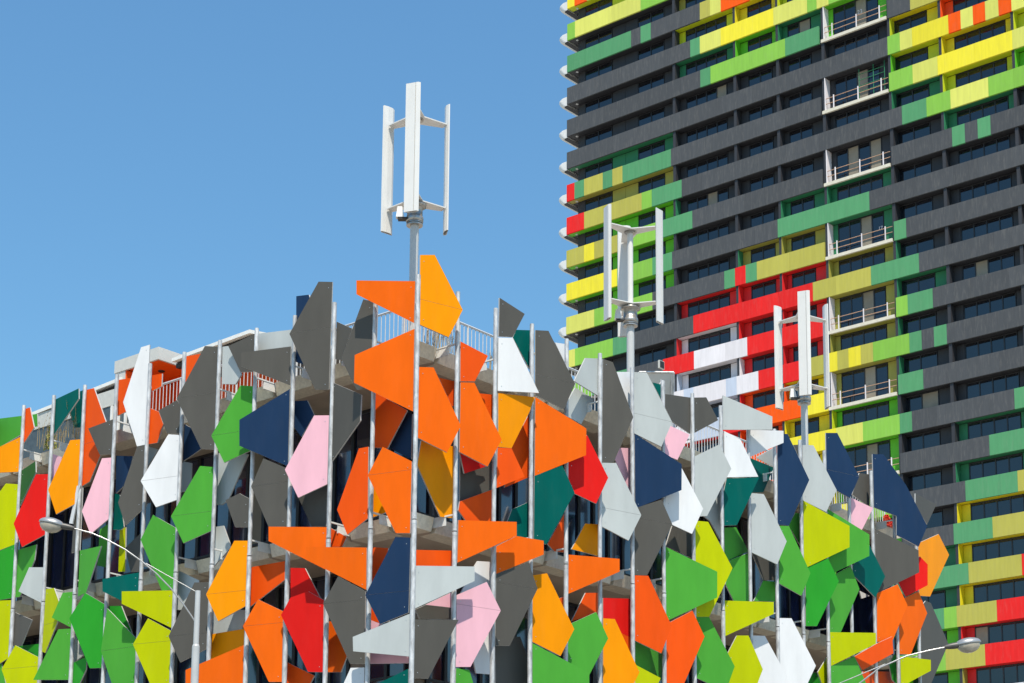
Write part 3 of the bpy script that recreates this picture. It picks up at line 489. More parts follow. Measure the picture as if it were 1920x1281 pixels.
# the coloured panels
SCREW = []
def clip_z(P, z, above):
    out = []
    for i in range(len(P)):
        a = Vector(P[i]); b = Vector(P[(i+1) % len(P)])
        ia = a.z > z if above else a.z < z; ib = b.z > z if above else b.z < z
        if ia: out.append(tuple(a))
        if ia != ib: t = (z-a.z)/(b.z-a.z); out.append(tuple(a+(b-a)*t))
    return out
PANELS += [(a, b, c, d, e, [(t+3*SL, z, o) for t, z, o in f]) for a, b, c, d, e, f in PANELS if a == 'L' and 11.0 < min(q[0] for q in f)+0.0 and min(q[0] for q in f)+3*SL > 14.9]
for side, col, seam, tier, hinge, pts in PANELS:
    P = [Vector(fp(side, t, z, o)) for t, z, o in pts]
    n = len(P); nr = sum((P[i].cross(P[(i+1) % n]) for i in range(n)), Vector()).normalized()
    outv = Vector((-1,0,0)) if side == 'L' else Vector((0,-1,0))
    if nr.dot(outv) < 0: nr = -nr
    ts = [q[0] for q in pts]; zs = [q[1] for q in pts]
    hl = (max(ts) if hinge == 'l' else min(ts)) if side == 'L' else (min(ts) if hinge == 'l' else max(ts))
    b = MB(); done = False
    if seam:
        k = max(range(n), key=lambda i: abs(ts[i]-hl)); zt = zs[k]; H = max(zs)-min(zs)
        if min(zs)+0.1*H < zt < max(zs)-0.1*H:
            for ab in (True, False):
                Q = clip_z([tuple(p) for p in P], zt+(0.0025 if ab else -0.0025), ab)
                if len(Q) >= 3: b.prism(Q, nr, 0.034)
            done = True
    if not done: b.prism([tuple(p) for p in P], nr, 0.034)
    o = b.build('facade_panel', [PM[col], M_EDGE], bld, PN[col]+' facade panel')
    if tier in 'FM' and (max(ts)-min(ts)) > 0.4:
        s = MB(); cz = sum(zs)/n; ct = sum(ts)/n; tv = (Vector(fp(side, 1, 0, 0))); tv = (tv-nr*tv.dot(nr)).normalized()
        hs = sorted([i for i in range(n) if abs(ts[i]-hl) < 0.16], key=lambda i: zs[i])
        if len(hs) >= 2:
            d = 0.09 if ct > hl else -0.09
            for i, e in ((hs[0], 0.12), (hs[-1], -0.12)):
                s = MB(); c = P[i]+tv*d+Vector((0,0,e)); s.tube([c-nr*0.004, c+nr*0.006], 0.0095, 6); s.build('screw', M_SCREW, o)
# roof terrace: railing behind the planters, upper walls, canopy, roof
def railing(side, t0, t1, ins, z0, z1, step=0.125, name='railing'):
    r = MB(); b = MB()
    r.tube([fp(side,t0,z1,-ins), fp(side,t1,z1,-ins)], 0.028, 8); r.tube([fp(side,t0,z0+0.12,-ins), fp(side,t1,z0+0.12,-ins)], 0.016, 6)
    k = t0
    while k < t1:
        j = int(round((k-t0)/step))
        if j % 16 == 0: r.tube([fp(side,k,z0,-ins), fp(side,k,z1,-ins)], 0.024, 8)
        else: b.tube([fp(side,k,z0+0.12,-ins), fp(side,k,z1-0.01,-ins)], 0.0095, 5, cap=False)
        k += step
    o = r.build(name, M_RAIL, bld); b.build('baluster', M_RAIL, o)
railing('L', 0.6, 10.6, 0.95, ZA+0.06, 16.88); railing('R', 0.6, LENR, 0.95, ZA+0.06, 16.86)
# upper storey set back behind the left terrace
UX = 3.6
core_up = MB().box(UX, 7.2, 9.6, 16.0, ZA+0.062, 17.52).build('upper_wall', M_ROOFG, bld)
w = MB().box(UX-0.03, UX-0.004, 12.9, LENL-0.1, ZA+0.35, 17.05).build('glazing', mat('terrace_glass', (0.10,0.115,0.12), 0.12, noise=0.15), bld)
b = MB()
for k in range(7): b.box(UX-0.06, UX-0.032, 12.9+k*0.3, 12.94+k*0.3, ZA+0.35, 17.05)
b.build('mullion', M_ROOFW, bld)
MB().box(1.98, 2.14, 11.3, LENL, 17.30, 17.72).build('parapet', M_ROOFG, bld)
MB().box(2.0, 2.05, 11.3, LENL-.02, ZA+0.062, 17.29).build('terrace_glazing', mat('terrace_screen', (0.07,0.085,0.09), 0.15, noise=0.2), bld)
for k in range(5): MB().box(1.95, 1.995, 11.35+k*.28, 11.42+k*.28, ZA+0.5, 17.28).build('mullion', M_ROOFW, bld)
# sloping roof edge, white over black
for (y0, z0, y1, z1) in ((7.35, 18.10, 10.2, 18.02), (12.2, 17.97, 16.1, 17.79)):
    MB().add([(1.95,y0,z0-0.09),(1.95,y1,z1-0.09),(1.95,y1,z1),(1.95,y0,z0),(5.2,y0,z0+.35),(5.2,y1,z1+.35),(5.2,y1,z1+.44),(5.2,y0,z0+.44)],
      [(0,1,2,3),(3,2,6,7),(0,4,5,1),(4,7,6,5),(0,3,7,4),(1,5,6,2)]).build('roof_edge', M_ROOFW, bld)
    MB().add([(2.1,y0,z0-0.22),(2.1,y1,z1-0.22),(2.1,y1,z1-.092),(2.1,y0,z0-.092),(5.2,y0,z0+.1),(5.2,y1,z1+.1),(5.2,y1,z1+.34),(5.2,y0,z0+.34)],
      [(0,1,2,3),(3,2,6,7),(0,4,5,1),(4,7,6,5),(0,3,7,4),(1,5,6,2)]).build('roof_lining', M_BLACK, bld)
# orange lined roof canopy
cx0, cx1, cy0, cy1 = 2.0, 3.55, 10.78, 12.52
cn = MB(); zt, zb_ = 18.47, 18.15
cn.box(cx0, cx0+0.06, cy0, cy1, zb_, zt); cn.box(cx0+0.06, cx1, cy0, cy0+0.06, zb_, zt); cn.box(cx0+0.06, cx1, cy0+0.06, cy1, zt-0.06, zt-0.004); cn.box(cx0+.06, cx1, cy1-0.06, cy1, zb_, zt-.064)
can = cn.build('roof_canopy', M_ROOFG, bld)
MB().box(cx0+0.06, cx1, cy0+0.06, cy1-0.06, zb_+0.03, zb_+0.06).build('soffit', M_RORANGE, can)
MB().box(cx0+0.02, cx1, cy1-0.42, cy1-0.02, ZA+0.062, zb_-0.004).build('side_pier', M_ROOFG, can)
MB().box(cx0+0.035, cx1-.02, cy1-0.45, cy1-0.424, ZA+0.065, zb_-0.004).build('lining', M_RORANGE, can)
MB().box(cx1, UX+0.3, 8.0, cy1, ZA+0.062, zb_+0.25).build('orange_wall', M_RORANGE, bld)
MB().lathe([(0.07,0.0),(0.09,0.02),(0.09,0.03)], 12, (2.7, 11.5, zb_+0.004)).build('downlight', M_BLACK, can)
# white ribbed parapets on the roof
def ribbed(side, t0, t1, ins, z0, z1, m=M_ROOFW):
    b = MB(); n = int((t1-t0)/0.06); P = []
    for k in range(n+1):
        t = t0+(t1-t0)*k/n; d = ins-(0.02 if k % 2 else 0.0)
        P += [fp(side,t,z0,-d), fp(side,t,z1,-d), fp(side,t,z1,-ins-0.08), fp(side,t,z0,-ins-0.08)]
    fs = []
    for k in range(n):
        a = 4*k; c = a+4; fs += [(a,c,c+1,a+1),(a+1,c+1,c+2,a+2),(a+3,a+2,c+2,c+3)]
    b.add(P, fs+[(0,1,2,3),(4*n,4*n+3,4*n+2,4*n+1)]); return b.build('ribbed_parapet', m, bld)
ribbed('L', 3.3, 7.9, 2.2, ZA+0.062, 16.62); ribbed('R', 9.5, 13.4, 2.4, ZA+0.35, 16.75); ribbed('R', 4.6, 6.1, 2.4, ZA+0.35, 16.7); ribbed('R', 15.9, 20.5, 2.4, ZA+0.062, 16.3)

# ------------------------------------------------------------------ wind turbines
def turbine(loc, rot, label):
    t = thing('wind_turbine', label, 'wind turbine', loc, 0, 'vertical axis wind turbines on the roof')
    H = loc[2]; R = 0.73
    m = MB(); m.tube([(0,0,0.0),(0,0,H_MAST)], 0.095, 20); mast = m.build('mast', M_MAST, t, smooth=True)
    MB().lathe([(0.10,-0.03),(0.18,-0.03),(0.18,0.0),(0.13,0.0),(0.13,0.02),(0.18,0.02),(0.18,0.04),(0.11,0.04)], 20, (0,0,H_MAST)).build('flange', M_STEEL, mast)
    g = MB(); z = H_MAST+0.03
    g.lathe([(0.15,0.01),(0.19,0.03),(0.19,0.13),(0.17,0.14),(0.17,0.34),(0.21,0.36),(0.25,0.38),(0.25,0.41),(0.10,0.43)], 24, (0,0,z))
    gen = g.build('generator', M_STEEL, t, smooth=True)
    b = MB(); b.box(-0.36,-0.14,-0.14,0.02,z+0.05,z+0.09); b.build('bracket', M_BLACK, gen)
    b = MB(); b.add([(-0.40,-0.15,z+0.09),(-0.22,-0.15,z+0.09),(-0.22,0.0,z+0.09),(-0.40,0.0,z+0.09),(-0.37,-0.12,z+0.34),(-0.27,-0.12,z+0.34),(-0.27,-0.02,z+0.34),(-0.37,-0.02,z+0.34)],
          [(3,2,1,0),(4,5,6,7),(0,1,5,4),(1,2,6,5),(2,3,7,6),(3,0,4,7)]); b.build('sensor_box', M_TURB, gen)
    bl0 = H_MAST-0.03; bl1 = bl0+2.95; za = bl0+0.53; zb2 = bl1-0.46
    MB().tube([(0,0,z+0.43),(0,0,zb2-0.015)], 0.072, 18).build('shaft', M_TURB, t, smooth=True)
    MB().lathe([(0.13,-0.05),(0.13,-0.02),(0.16,-0.018),(0.16,-0.012)], 18, (0,0,zb2-0.005)).build('hub', M_STEEL, t)
    # blade section, a hollow teardrop channel: chord along y (tangential), x is radial
    sec_o = [(0.052,-0.165),(0.058,0.055),(0.036,0.058),(0.036,0.072),(0.064,0.075),(0.056,0.125),(0.02,0.165),(-0.012,0.15),(-0.03,0.05),(-0.022,-0.08),(0.025,-0.155)]
    ca, sa = math.cos(math.radians(-17)), math.sin(math.radians(-17)); sec_o = [(x*ca-y*sa, x*sa+y*ca) for x, y in sec_o]
    cxm = sum(p[0] for p in sec_o)/len(sec_o); cym = sum(p[1] for p in sec_o)/len(sec_o)
    sec_i = [(cxm+(x-cxm)*0.86, cym+(y-cym)*0.95) for x, y in sec_o]
    n = len(sec_o)
    vs = [(R+x,y,bl0) for x,y in sec_o]+[(R+x,y,bl1) for x,y in sec_o]+[(R+x,y,bl0) for x,y in sec_i]+[(R+x,y,bl1) for x,y in sec_i]
    fs = []
    for i in range(n):
        j = (i+1) % n
        fs += [(i,j,n+j,n+i),(2*n+j,2*n+i,3*n+i,3*n+j),(n+i,n+j,3*n+j,3*n+i),(j,i,2*n+i,2*n+j)]
    bme = MB().add(vs, fs).mesh('blade', M_TURB)
    a = MB()
    for w0, w1, z in ((0.115,0.15,0),):
        a.add([(-0.02,-0.21,-0.012),(R-0.04,-0.11,-0.012),(R-0.04,0.08,-0.012),(-0.02,0.21,-0.012),(-0.02,-0.21,0.012),(R-0.04,-0.11,0.012),(R-0.04,0.08,0.012),(-0.02,0.21,0.012)],
          [(3,2,1,0),(4,5,6,7),(0,1,5,4),(1,2,6,5),(2,3,7,6),(3,0,4,7)])
    ame = a.mesh('arm', M_TURB)
    for k in range(3):
        ang = rot+k*2*math.pi/3
        link('blade', bme, t, rot=(0,0,ang)); link('arm', ame, t, loc=(0,0,za-0.001*k), rot=(0,0,ang)); link('arm', ame, t, loc=(0,0,zb2-0.001*k), rot=(0,0,ang))
    c = MB(); c.tube([(-0.30,-0.10,z+0.06),(-0.27,-0.12,z-0.6),(-0.20,-0.12,z-1.4),(-0.12,-0.08,ZA+0.3-t.location.z)], 0.006, 5); c.build('cable', M_BLACK, t)
    return t
H_MAST = 18.94-ZA-0.06
turbine((-2.20, 40.0, ZA+0.06), math.radians(-92), 'tallest white wind turbine, alone against the blue sky above the corner pole')
turbine((2.86, 46.0, ZA+0.06), math.radians(99), 'white wind turbine with a blade behind its shaft, in front of the tower edge')
H_MAST -= 0.31
turbine((7.90, 51.0, ZA+0.06), math.radians(-95), 'white wind turbine lowest and farthest right, in front of the red balconies')

# ------------------------------------------------------------------ roof equipment and plants
t = thing('solar_panel', 'tilted pale solar panel in a metal frame on the roof beside a floodlight', 'solar panel', BL(10.5, 1.62, ZA+0.06), 0.0)
b = MB(); q = [(-0.45,0.42,1.66),(0.42,0.42,1.66),(0.42,0.0,2.30),(-0.45,0.0,2.30)]
b.prism(q, (0,-0.836,-0.55), 0.03, 0, 0); b.build('module', mat('solar_back', (0.50,0.52,0.52), 0.4, noise=0.05), t)
b = MB()
for a, c in ((0,1),(1,2),(2,3),(3,0)): b.tube([q[a], q[c]], 0.028, 6)
for x in (-0.4,0.38): b.tube([(x,0.42,0.0),(x,0.42,1.66)], 0.025, 6); b.tube([(x,0.9,0.0),(x,0.05,2.25)], 0.022, 6)
b.tube([(-0.4,0.42,1.35),(0.5,0.42,1.35)], 0.022, 6)
b.build('frame', M_GALV, t, smooth=True)
t = thing('floodlight', 'small square floodlight on a bracket arm above the roof rail', 'floodlight', BL(9.72, 0.94, ZA+0.06), RZ)
b = MB(); b.tube([(0,0,0),(0,0,1.75)], 0.02, 8); b.tube([(-.1,0,0),(-.1,0,1.5),(0,0,1.7)], 0.015, 6); b.build('post', M_GALV, t, smooth=True)
b = MB(); b.box(-0.11,0.09,-0.05,0.0,2.02,2.22); h = b.build('housing', M_ROOFG, t)
b = MB(); b.box(-0.095,0.075,-0.056,-0.051,2.035,2.205); b.build('lens', M_BLACK, t)
M_LEAF = mat('plant_leaf', (0.20,0.22,0.02), 0.6, noise=0.3, nscale=5); M_DRY = mat('dry_grass', (0.36,0.27,0.12), 0.8, noise=0.3, nscale=5); M_FLOWER = mat('red_flower', (0.75,0.05,0.02), 0.6, noise=0.2)
def grass(label, loc, n, h, spread, leaf=None, name='grass_plant', cat='plant'):
    t = thing(name, label, cat, loc, RZ)
    b = MB()
    for _ in range(n):
        x = random.uniform(-spread, spread); y = random.uniform(-0.1, 0.1); hh = h*random.uniform(0.5, 1.0); dx = random.uniform(-.16,.16)*hh; dy = random.uniform(-.1,.1)*hh; w = 0.006
        b.add([(x-w,y,0),(x+w,y,0),(x+dx*.5+w*.8,y+dy*.4,hh*.6),(x+dx*.5-w*.8,y+dy*.4,hh*.6),(x+dx*1.3,y+dy,hh)], [(0,1,2,3),(3,2,4)])
        for _k in range(4):
            q = random.uniform(.55,1.0); px, py, pz = x+dx*1.2*q, y+dy*q, hh*q
            b.add([(px,py,pz),(px+.03,py+.01,pz+.02),(px+.01,py-.02,pz+.05)], [(0,1,2)])
    b.build('stems', M_DRY, t)
    if leaf:
        m, cnt, lh, ls = leaf; b = MB()
        for _ in range(cnt):
            z = random.random()*lh; r = ls*(1-0.75*z/lh)*random.random()**.5; a = random.uniform(0, 6.28)
            c = Vector((r*math.cos(a), r*math.sin(a)*.6, z)); u = Vector((random.uniform(-1,1),random.uniform(-1,1),random.uniform(-.6,1))).normalized()*random.uniform(.03,.065)
            v = u.cross(Vector((random.uniform(-1,1),random.uniform(-1,1),1))).normalized()*.02
            b.add([c-u,c+v,c+u,c-v], [(0,1,2,3)])
        b.build('leaves', m, t)
    return t
grass('bushy yellow green plant between dry stalks in the far left rooftop planter', BL(0.55, 13.05, ZA+0.13), 26, 1.0, 0.45, (M_LEAF, 260, 0.62, 0.22), 'leafy_plant')
grass('tall dry grass in the left rooftop planter below the teal panel', BL(0.55, 11.75, ZA+0.13), 45, 0.95, 0.45)
grass('dry brown twigs on the roof edge right of the corner pole', BL(1.35, 0.55, ZA+0.13), 60, 0.62, 0.5)
grass('dry weeds on the roof edge left of the white panel', BL(3.2, 0.55, ZA+0.13), 35, 0.45, 0.4)
grass('bright red flowers growing in the rightmost rooftop planter', BL(20.1, 0.6, ZA+0.13), 22, 0.35, 0.3, (M_FLOWER, 420, 0.36, 0.30), 'flowering_plant')
grass('thin dry weeds in the roof planter behind the navy panels', BL(19.2, 0.6, ZA+0.13), 30, 0.5, 0.4)

# ------------------------------------------------------------------ street lamps
M_LGLASS = mat('lamp_bowl', (0.36,0.32,0.25), 0.15, noise=0.15, nscale=10, spec=0.8)
M_LMETAL = mat('lamp_metal', (0.34,0.34,0.335), 0.3, 0.5, noise=0.12, nscale=8)
M_LDARK = mat('lamp_socket', (0.06,0.055,0.05), 0.45, noise=0.3, nscale=12)
M_LPOLE = mat('lamp_pole_paint', (0.42,0.43,0.43), 0.35, noise=0.06, nscale=6, dirt=0.15)
def lamp(base, top, step, arm, stay, head_dir, label, sc=1.0):
    t = thing('street_lamp', label, 'street lamp', base, 0, 'street lamps'); B = Vector(base)
    Lc = lambda p: Vector(p)-B
    p = MB(); p.tube([(0,0,0),(0,0,step)], 0.074*sc, 20); p.tube([(0,0,step+.002),(0,0,step+0.05)], [0.072*sc,0.056*sc], 20); p.tube([(0,0,step+.052),(0,0,top)], [0.055*sc,0.05*sc], 20)
    p.build('pole', M_LPOLE, t, smooth=True)
    a = MB(); a.tube([Lc(q) for q in arm], 0.0145*sc, 12); ao = a.build('arm', M_LMETAL, t, smooth=True)
    a = MB(); a.tube([Lc(q) for q in stay], 0.0095*sc, 10); a.build('stay_rod', M_LMETAL, t, smooth=True)
    tip = Lc(arm[0]); ax = Vector(head_dir).normalized(); sd = ax.cross(Vector((0,0,1))).normalized(); upv = sd.cross(ax)
    def ell(cn, L, w, top_h, bot_h, zlo, zhi, nu=18, nv=8):
        b = MB(); vs = []; fs = []
        for j in range(nv+1):
            f = zlo+(zhi-zlo)*j/nv; rr = math.sqrt(max(0.0, 1-f*f))
            for i in range(nu):
                an = 2*math.pi*i/nu; e = math.cos(an); taper = 1-0.18*max(0,-e)
                vs.append(cn+ax*(L*e*rr)+sd*(w*math.sin(an)*rr*taper)+upv*(f*(top_h if f > 0 else bot_h)))
        for j in range(nv):
            for i in range(nu): fs.append((j*nu+i, j*nu+(i+1)%nu, (j+1)*nu+(i+1)%nu, (j+1)*nu+i))
        fs.append(tuple(range(nu-1,-1,-1))); fs.append(tuple(nv*nu+i for i in range(nu))); return b.add(vs, fs)
    cn = tip+ax*0.40*sc
    hd = ell(cn, 0.25*sc, 0.14*sc, 0.115*sc, 0.03*sc, -0.4, 0.96).build('lamp_head', M_LMETAL, t, smooth=True)
    ell(cn-upv*0.010*sc, 0.225*sc, 0.125*sc, 0.02*sc, 0.17*sc, -0.97, 0.0).build('bowl', M_LGLASS, hd, smooth=True)
    s = MB(); s.tube([tip-ax*0.05, tip+ax*0.02*sc, tip+ax*0.10*sc, tip+ax*0.20*sc], [0.03*sc,0.05*sc,0.06*sc,0.062*sc], 12); s.build('socket', M_LDARK, hd, smooth=True)
    return t
lamp((-5.945,36,0.13), 9.836-.13, 8.758-.13, [(-8.385,36,11.041),(-8.0,36,10.94),(-7.716,36,10.817),(-7.36,36,10.63),(-7.041,36,10.407),(-6.74,36,10.16),(-6.464,36,9.884),(-6.2,36,9.56),(-5.945,36,9.198)],
     [(-5.949,36,9.80),(-6.95,36,10.36)], (-1,0,0.20), 'grey curved arm street lamp reaching left in front of the green panels')
X0 = 7.497
lamp((4.86,33,0.13), 7.10, 6.0, [(X0,33,8.275),(7.15,33,8.20),(6.794,33,8.109),(6.329,33,7.90),(5.974,33,7.627),(5.60,33,7.30),(5.2,33,6.85),(4.86,33,6.35)],
     [(4.86,33,7.18),(5.635,33,7.624),(6.42,33,7.962)], (1,0,0.16), 'grey curved arm street lamp reaching right in front of the red and olive tower balconies', 0.92)

# ------------------------------------------------------------------ residential tower
ROWS = {-4:[('y',3.49),('G',8.34),('L',15.87),('K',20.85),('y',25.12),('Y',30.27),('L',35.22),('K',None)],
-3:[('G',2.25),('K',10.1),('G',13.57),('y',20.8),('L',25.06),('K',32.19),('y',37.99),('Y',None)],
-2:[('O',1.64),('y',7.12),('L',14.11),('K',19.66),('Y',24.99),('y',32.1),('K',35.98),('G',39.75),('L',None)],
-1:[('Y',0.84),('N',2.26),('y',8.89),('L',15.76),('G',19.61),('y',23.88),('L',30.03),('K',34.93),('y',None)],
0:[('L',0.91),('y',8.34),('L',12.34),('G',15.72),('K',20.1),('y',24.86),('Y',29.94),('L',33.04),('O',36.73),('y',39.53),('N',41.81),('Y',None)],
1:[('G',7.27),('K',8.33),('G',9.44),('K',14.68),('O',15.74),('y',16.85),('N',19.78),('Y',22.18),('y',26.69),('_',32.95),('K',35.21),('O',37.09),('y',41.69),('L',None)],
2:[('K',13.64),('G',14.65),('y',16.81),('Y',22.12),('y',25.4),('L',26.31),('y',27.43),('L',32.86),('K',34.63),('O',36.99),('Y',39.3),('N',40.67),('y',42.46),('N',None)],
3:[('K',14.67),('G',15.72),('L',23.21),('G',26.45),('_',32.77),('K',34.82),('O',37.81),('y',40.55),('Y',42.78),('y',None)],
4:[('K',32.72),('L',33.82),('y',34.91),('Y',38.07),('N',39.12),('y',40.16),('N',41.19),('y',42.3),('N',43.36),('y',None)],
5:[('R',0.89),('G',1.99),('O',4.1),('G',5.17),('O',6.29),('G',11.53),('K',26.5),('_',32.77),('L',33.82),('L',34.86),('y',37.04),('Y',43.32),('y',None)],
6:[('R',2.0),('O',8.37),('L',9.46),('G',12.63),('K',33.82),('G',35.97),('L',38.03),('y',41.22),('L',None)],
7:[('O',2.0),('Y',3.14),('O',6.57),('L',9.85),('G',13.71),('K',26.51),('_',32.78),('K',38.06),('G',39.14),('K',40.21),('G',41.28),('K',None)],
8:[('Y',5.68),('L',9.49),('G',11.57),('K',22.19),('G',30.73),('K',None)],
9:[('y',3.15),('L',6.43),('L',9.47),('K',16.89),('G',17.96),('R',19.01),('G',20.11),('O',26.56),('_',32.83),('G',33.9),('K',None)],
10:[('y',1.0),('L',5.21),('G',7.0),('K',13.72),('R',25.4),('O',30.7),('G',34.91),('K',None)],
11:[('L',2.92),('G',6.7),('K',10.55),('R',13.75),('W',19.07),('R',26.56),('_',32.82),('L',33.84),('G',35.99),('K',None)],
12:[('G',3.51),('K',7.55),('W',12.68),('B',13.66),('W',16.93),('B',17.98),('W',20.11),('R',24.66),('O',26.53),('Y',27.51),('O',28.52),('Y',29.62),('O',30.71),('L',33.88),('G',34.94),('K',35.98),('G',37.06),('K',None)],
13:[('K',7.54),('W',13.63),('B',16.3),('R',19.95),('N',24.39),('Y',26.56),('_',32.82),('G',34.97),('K',None)],
14:[('K',8.09),('R',15.2),('N',22.94),('Y',27.26),('y',29.64),('L',32.86),('G',33.91),('K',42.35),('G',None)],
15:[('K',8.08),('R',15.16),('N',21.87),('Y',26.6),('_',32.81),('K',40.22),('G',None)],
16:[('K',13.53),('O',23.8),('Y',28.62),('L',32.81),('K',38.16),('G',42.35),('O',None)],
17:[('K',18.72),('Y',26.64),('_',32.8),('K',37.08),('G',40.24),('O',None)],
18:[('K',23.67),('L',30.32),('G',38.19),('O',42.42),('R',None)],
19:[('K',23.6),('y',30.24),('_',32.79),('G',36.08),('L',37.12),('O',40.33),('R',None)],
20:[('K',28.3),('G',32.87),('L',36.1),('O',39.28),('R',None)],
21:[('K',32.77),('L',36.73),('O',38.86),('R',41.38),('W',None)],
22:[('G',32.67),('O',37.04),('R',40.42),('W',None)]}
TO = (4.55128, 165.0, 0.0); HT = 3.13208; Z0 = 90.9535; TRZ = RZ-math.pi/2
tower = thing('residential_tower', 'tall apartment tower with charcoal, green, yellow and red striped balcony bands', 'apartment tower', TO, TRZ)
SH = 1.57; REC = 0.82; UEND = 52.0
def zfl(s): return Z0-HT*s
PIERS = [11.7, 18.0, 22.25, 26.62, 32.68, 37.15, 43.2, 49.4]
BAYS = [(1.4, 11.6), (11.92, 17.9), (18.22, 22.15), (22.47, 26.52), (26.84, 32.58), (32.9, 37.05), (37.37, 43.1), (43.42, 49.3)]
# recess contents per bay: (kind, u0, u1, panes)
CONT = [[('w',1.47,4.55,2),('p',4.6,6.0,0),('p',6.03,7.4,0),('w',7.45,10.3,2),('p',10.33,11.6,0)],
        [('p',11.95,12.6,0),('w',12.65,16.85,4),('p',16.9,17.85,0)], [('p',18.25,19.0,0),('w',19.05,21.4,2),('p',21.45,22.1,0)],
        [('p',22.5,22.95,0),('w',23.0,25.2,2),('p',25.25,26.5,0)], [('p',26.87,27.35,0),('w',27.4,31.5,4),('p',31.55,32.55,0)],
        [('w',32.95,35.8,2),('p',35.85,37.0,0)], [('p',37.4,38.1,0),('w',38.15,42.4,4),('p',42.45,43.05,0)], [('p',43.45,44.6,0),('w',44.65,48.5,4),('p',48.55,49.25,0)]]
FIRST, LAST = -4, 28
def col_at(s, u):
    r = ROWS.get(s)
    if not r: return 'K'
    for c, e in r:
        if e is None or u <= e: return c
    return r[-1][0]
meshcache = {}
def boxmesh(name, w, d, h, m):
    k = (name, round(w,3), d, round(h,3), m.name)
    if k not in meshcache: meshcache[k] = MB().box(0,w,0,d,0,h).mesh(name, m)
    return meshcache[k]
BAYO = (26.62, 32.68)
rng = random.Random(3)
rest = {}
nsp = 0; npane = 0
panes_todo = []
for s in range(FIRST, LAST+1):
    z = zfl(s); vis = -2 <= s <= 21
    opened = s % 2 == 1 and 1 <= s <= 17
    row = ROWS.get(s, [('K', None)])
    u = 0.0; segs = []
    for c, e in row:
        e = UEND if e is None else e
        if e > u: segs.append((c, u, e)); u = e
    if u < UEND: segs.append((row[-1][0], u, UEND))
    # spandrels: colour segments, long runs split at pour joints
    for c, a, e in segs:
        parts = []
        if c == '_': continue
        cur = a
        while e-cur > 5.2:
            st = 1.05*rng.choice((2,3,4)); parts.append((cur, cur+st)); cur += st
        parts.append((cur, e))
        for p0, p1 in parts:
            if opened:
                if p0 >= BAYO[0]-.4 and p1 <= BAYO[1]+.4: continue
                if p0 < BAYO[0] < p1: p1 = BAYO[0]
                if p0 < BAYO[1] < p1: p0 = BAYO[1]
            if p1-p0 < 0.06: continue
            near = vis and nsp < 292
            w = p1-p0-0.008; dd = rng.choice((0,0,0.004,-0.004))
            if near:
                nsp += 1
                link('spandrel_panel', boxmesh('spandrel_panel', w, 0.16, SH, TM[c]), tower, TN[c]+' spandrel panel' , loc=(p0+0.004, dd, z))
            else:
                rest.setdefault(c, MB()).box(p0+0.004, p0+0.004+w, dd, 0.16+dd, z, z+SH)
    if s == 4 or s == 0: pass
    # floor slab behind
    link('floor_slab', boxmesh('floor_slab', UEND-0.05, 6.0, 0.2, M_CONC if False else IM['K']), tower, loc=(0.05, 0.18, z+0.03))
    if not vis: continue
    # storey between slab s (below) and s-1 (above): openings from z+SH to zfl(s-1)
    zc = zfl(s-1)
    for bi, (b0, b1) in enumerate(BAYS):
        cc = col_at(s, (b0+b1)/2 if bi else 8.0)
        if cc == '_':
            ca = col_at(s-1, (b0+b1)/2); cc = ca if ca != '_' else 'K'
        zf = z+0.235; cc = {(17,6):'Y',(18,6):'Y',(19,6):'Y',(20,6):'R',(21,6):'R'}.get((s, bi), cc)
        if bi == 0:
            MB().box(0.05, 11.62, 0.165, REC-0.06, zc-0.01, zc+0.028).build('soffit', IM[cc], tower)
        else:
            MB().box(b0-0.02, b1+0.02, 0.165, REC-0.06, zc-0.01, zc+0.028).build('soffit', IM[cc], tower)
        for kd, a, e, np_ in CONT[bi]:
            if kd == 'p':
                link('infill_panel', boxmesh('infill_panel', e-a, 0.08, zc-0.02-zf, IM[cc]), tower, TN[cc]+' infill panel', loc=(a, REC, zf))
            else:
                f = MB(); W = e-a; h1 = zc-0.02
                for k in range(np_+1):
                    x = a+W*k/np_; f.box(max(a,x-0.05), min(e,x+0.05), REC-0.03, REC+0.05, zf, h1)
                for k in range(np_):
                    x0 = a+W*k/np_+0.05; x1 = a+W*(k+1)/np_-0.05
                    f.box(x0, x1, REC-0.027, REC+0.05, zf, zf+0.08); f.box(x0, x1, REC-0.027, REC+0.05, h1-0.09, h1)
                wo = f.build('window', M_FRAME, tower)
                for k in range(np_):
                    x0 = a+W*k/np_+0.04; x1 = a+W*(k+1)/np_-0.04
                    blind = (opened and bi == 4 and k == 2) or (bi != 4 and bi > 0 and rng.random() < 0.012)
                    if opened and bi == 4 and s == 7: blind = k in (1, 3)
                    if opened and bi == 4 and s == 5: blind = k == 2
                    panes_todo.append((wo, x0, x1, zf+0.06, h1-0.07, M_CURT if blind else M_TGLASS))
    # piers with coloured cheek on the right
    for pi, pu in enumerate(PIERS):
        cr = 'Y' if pi == 5 and s in (17,18,19) else 'R' if pi == 5 and s == 20 else col_at(s, pu+1.5)
        if cr == '_':
            cr = 'W'
        wide = 0.24
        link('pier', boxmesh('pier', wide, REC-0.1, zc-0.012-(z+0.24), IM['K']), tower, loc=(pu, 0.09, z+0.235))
        link('cheek', boxmesh('cheek', 0.035, REC-0.13, zc-0.012-(z+0.24), IM[cr] if cr != 'W' else TM['W']), tower, loc=(pu+wide+0.003, 0.075, z+0.235))
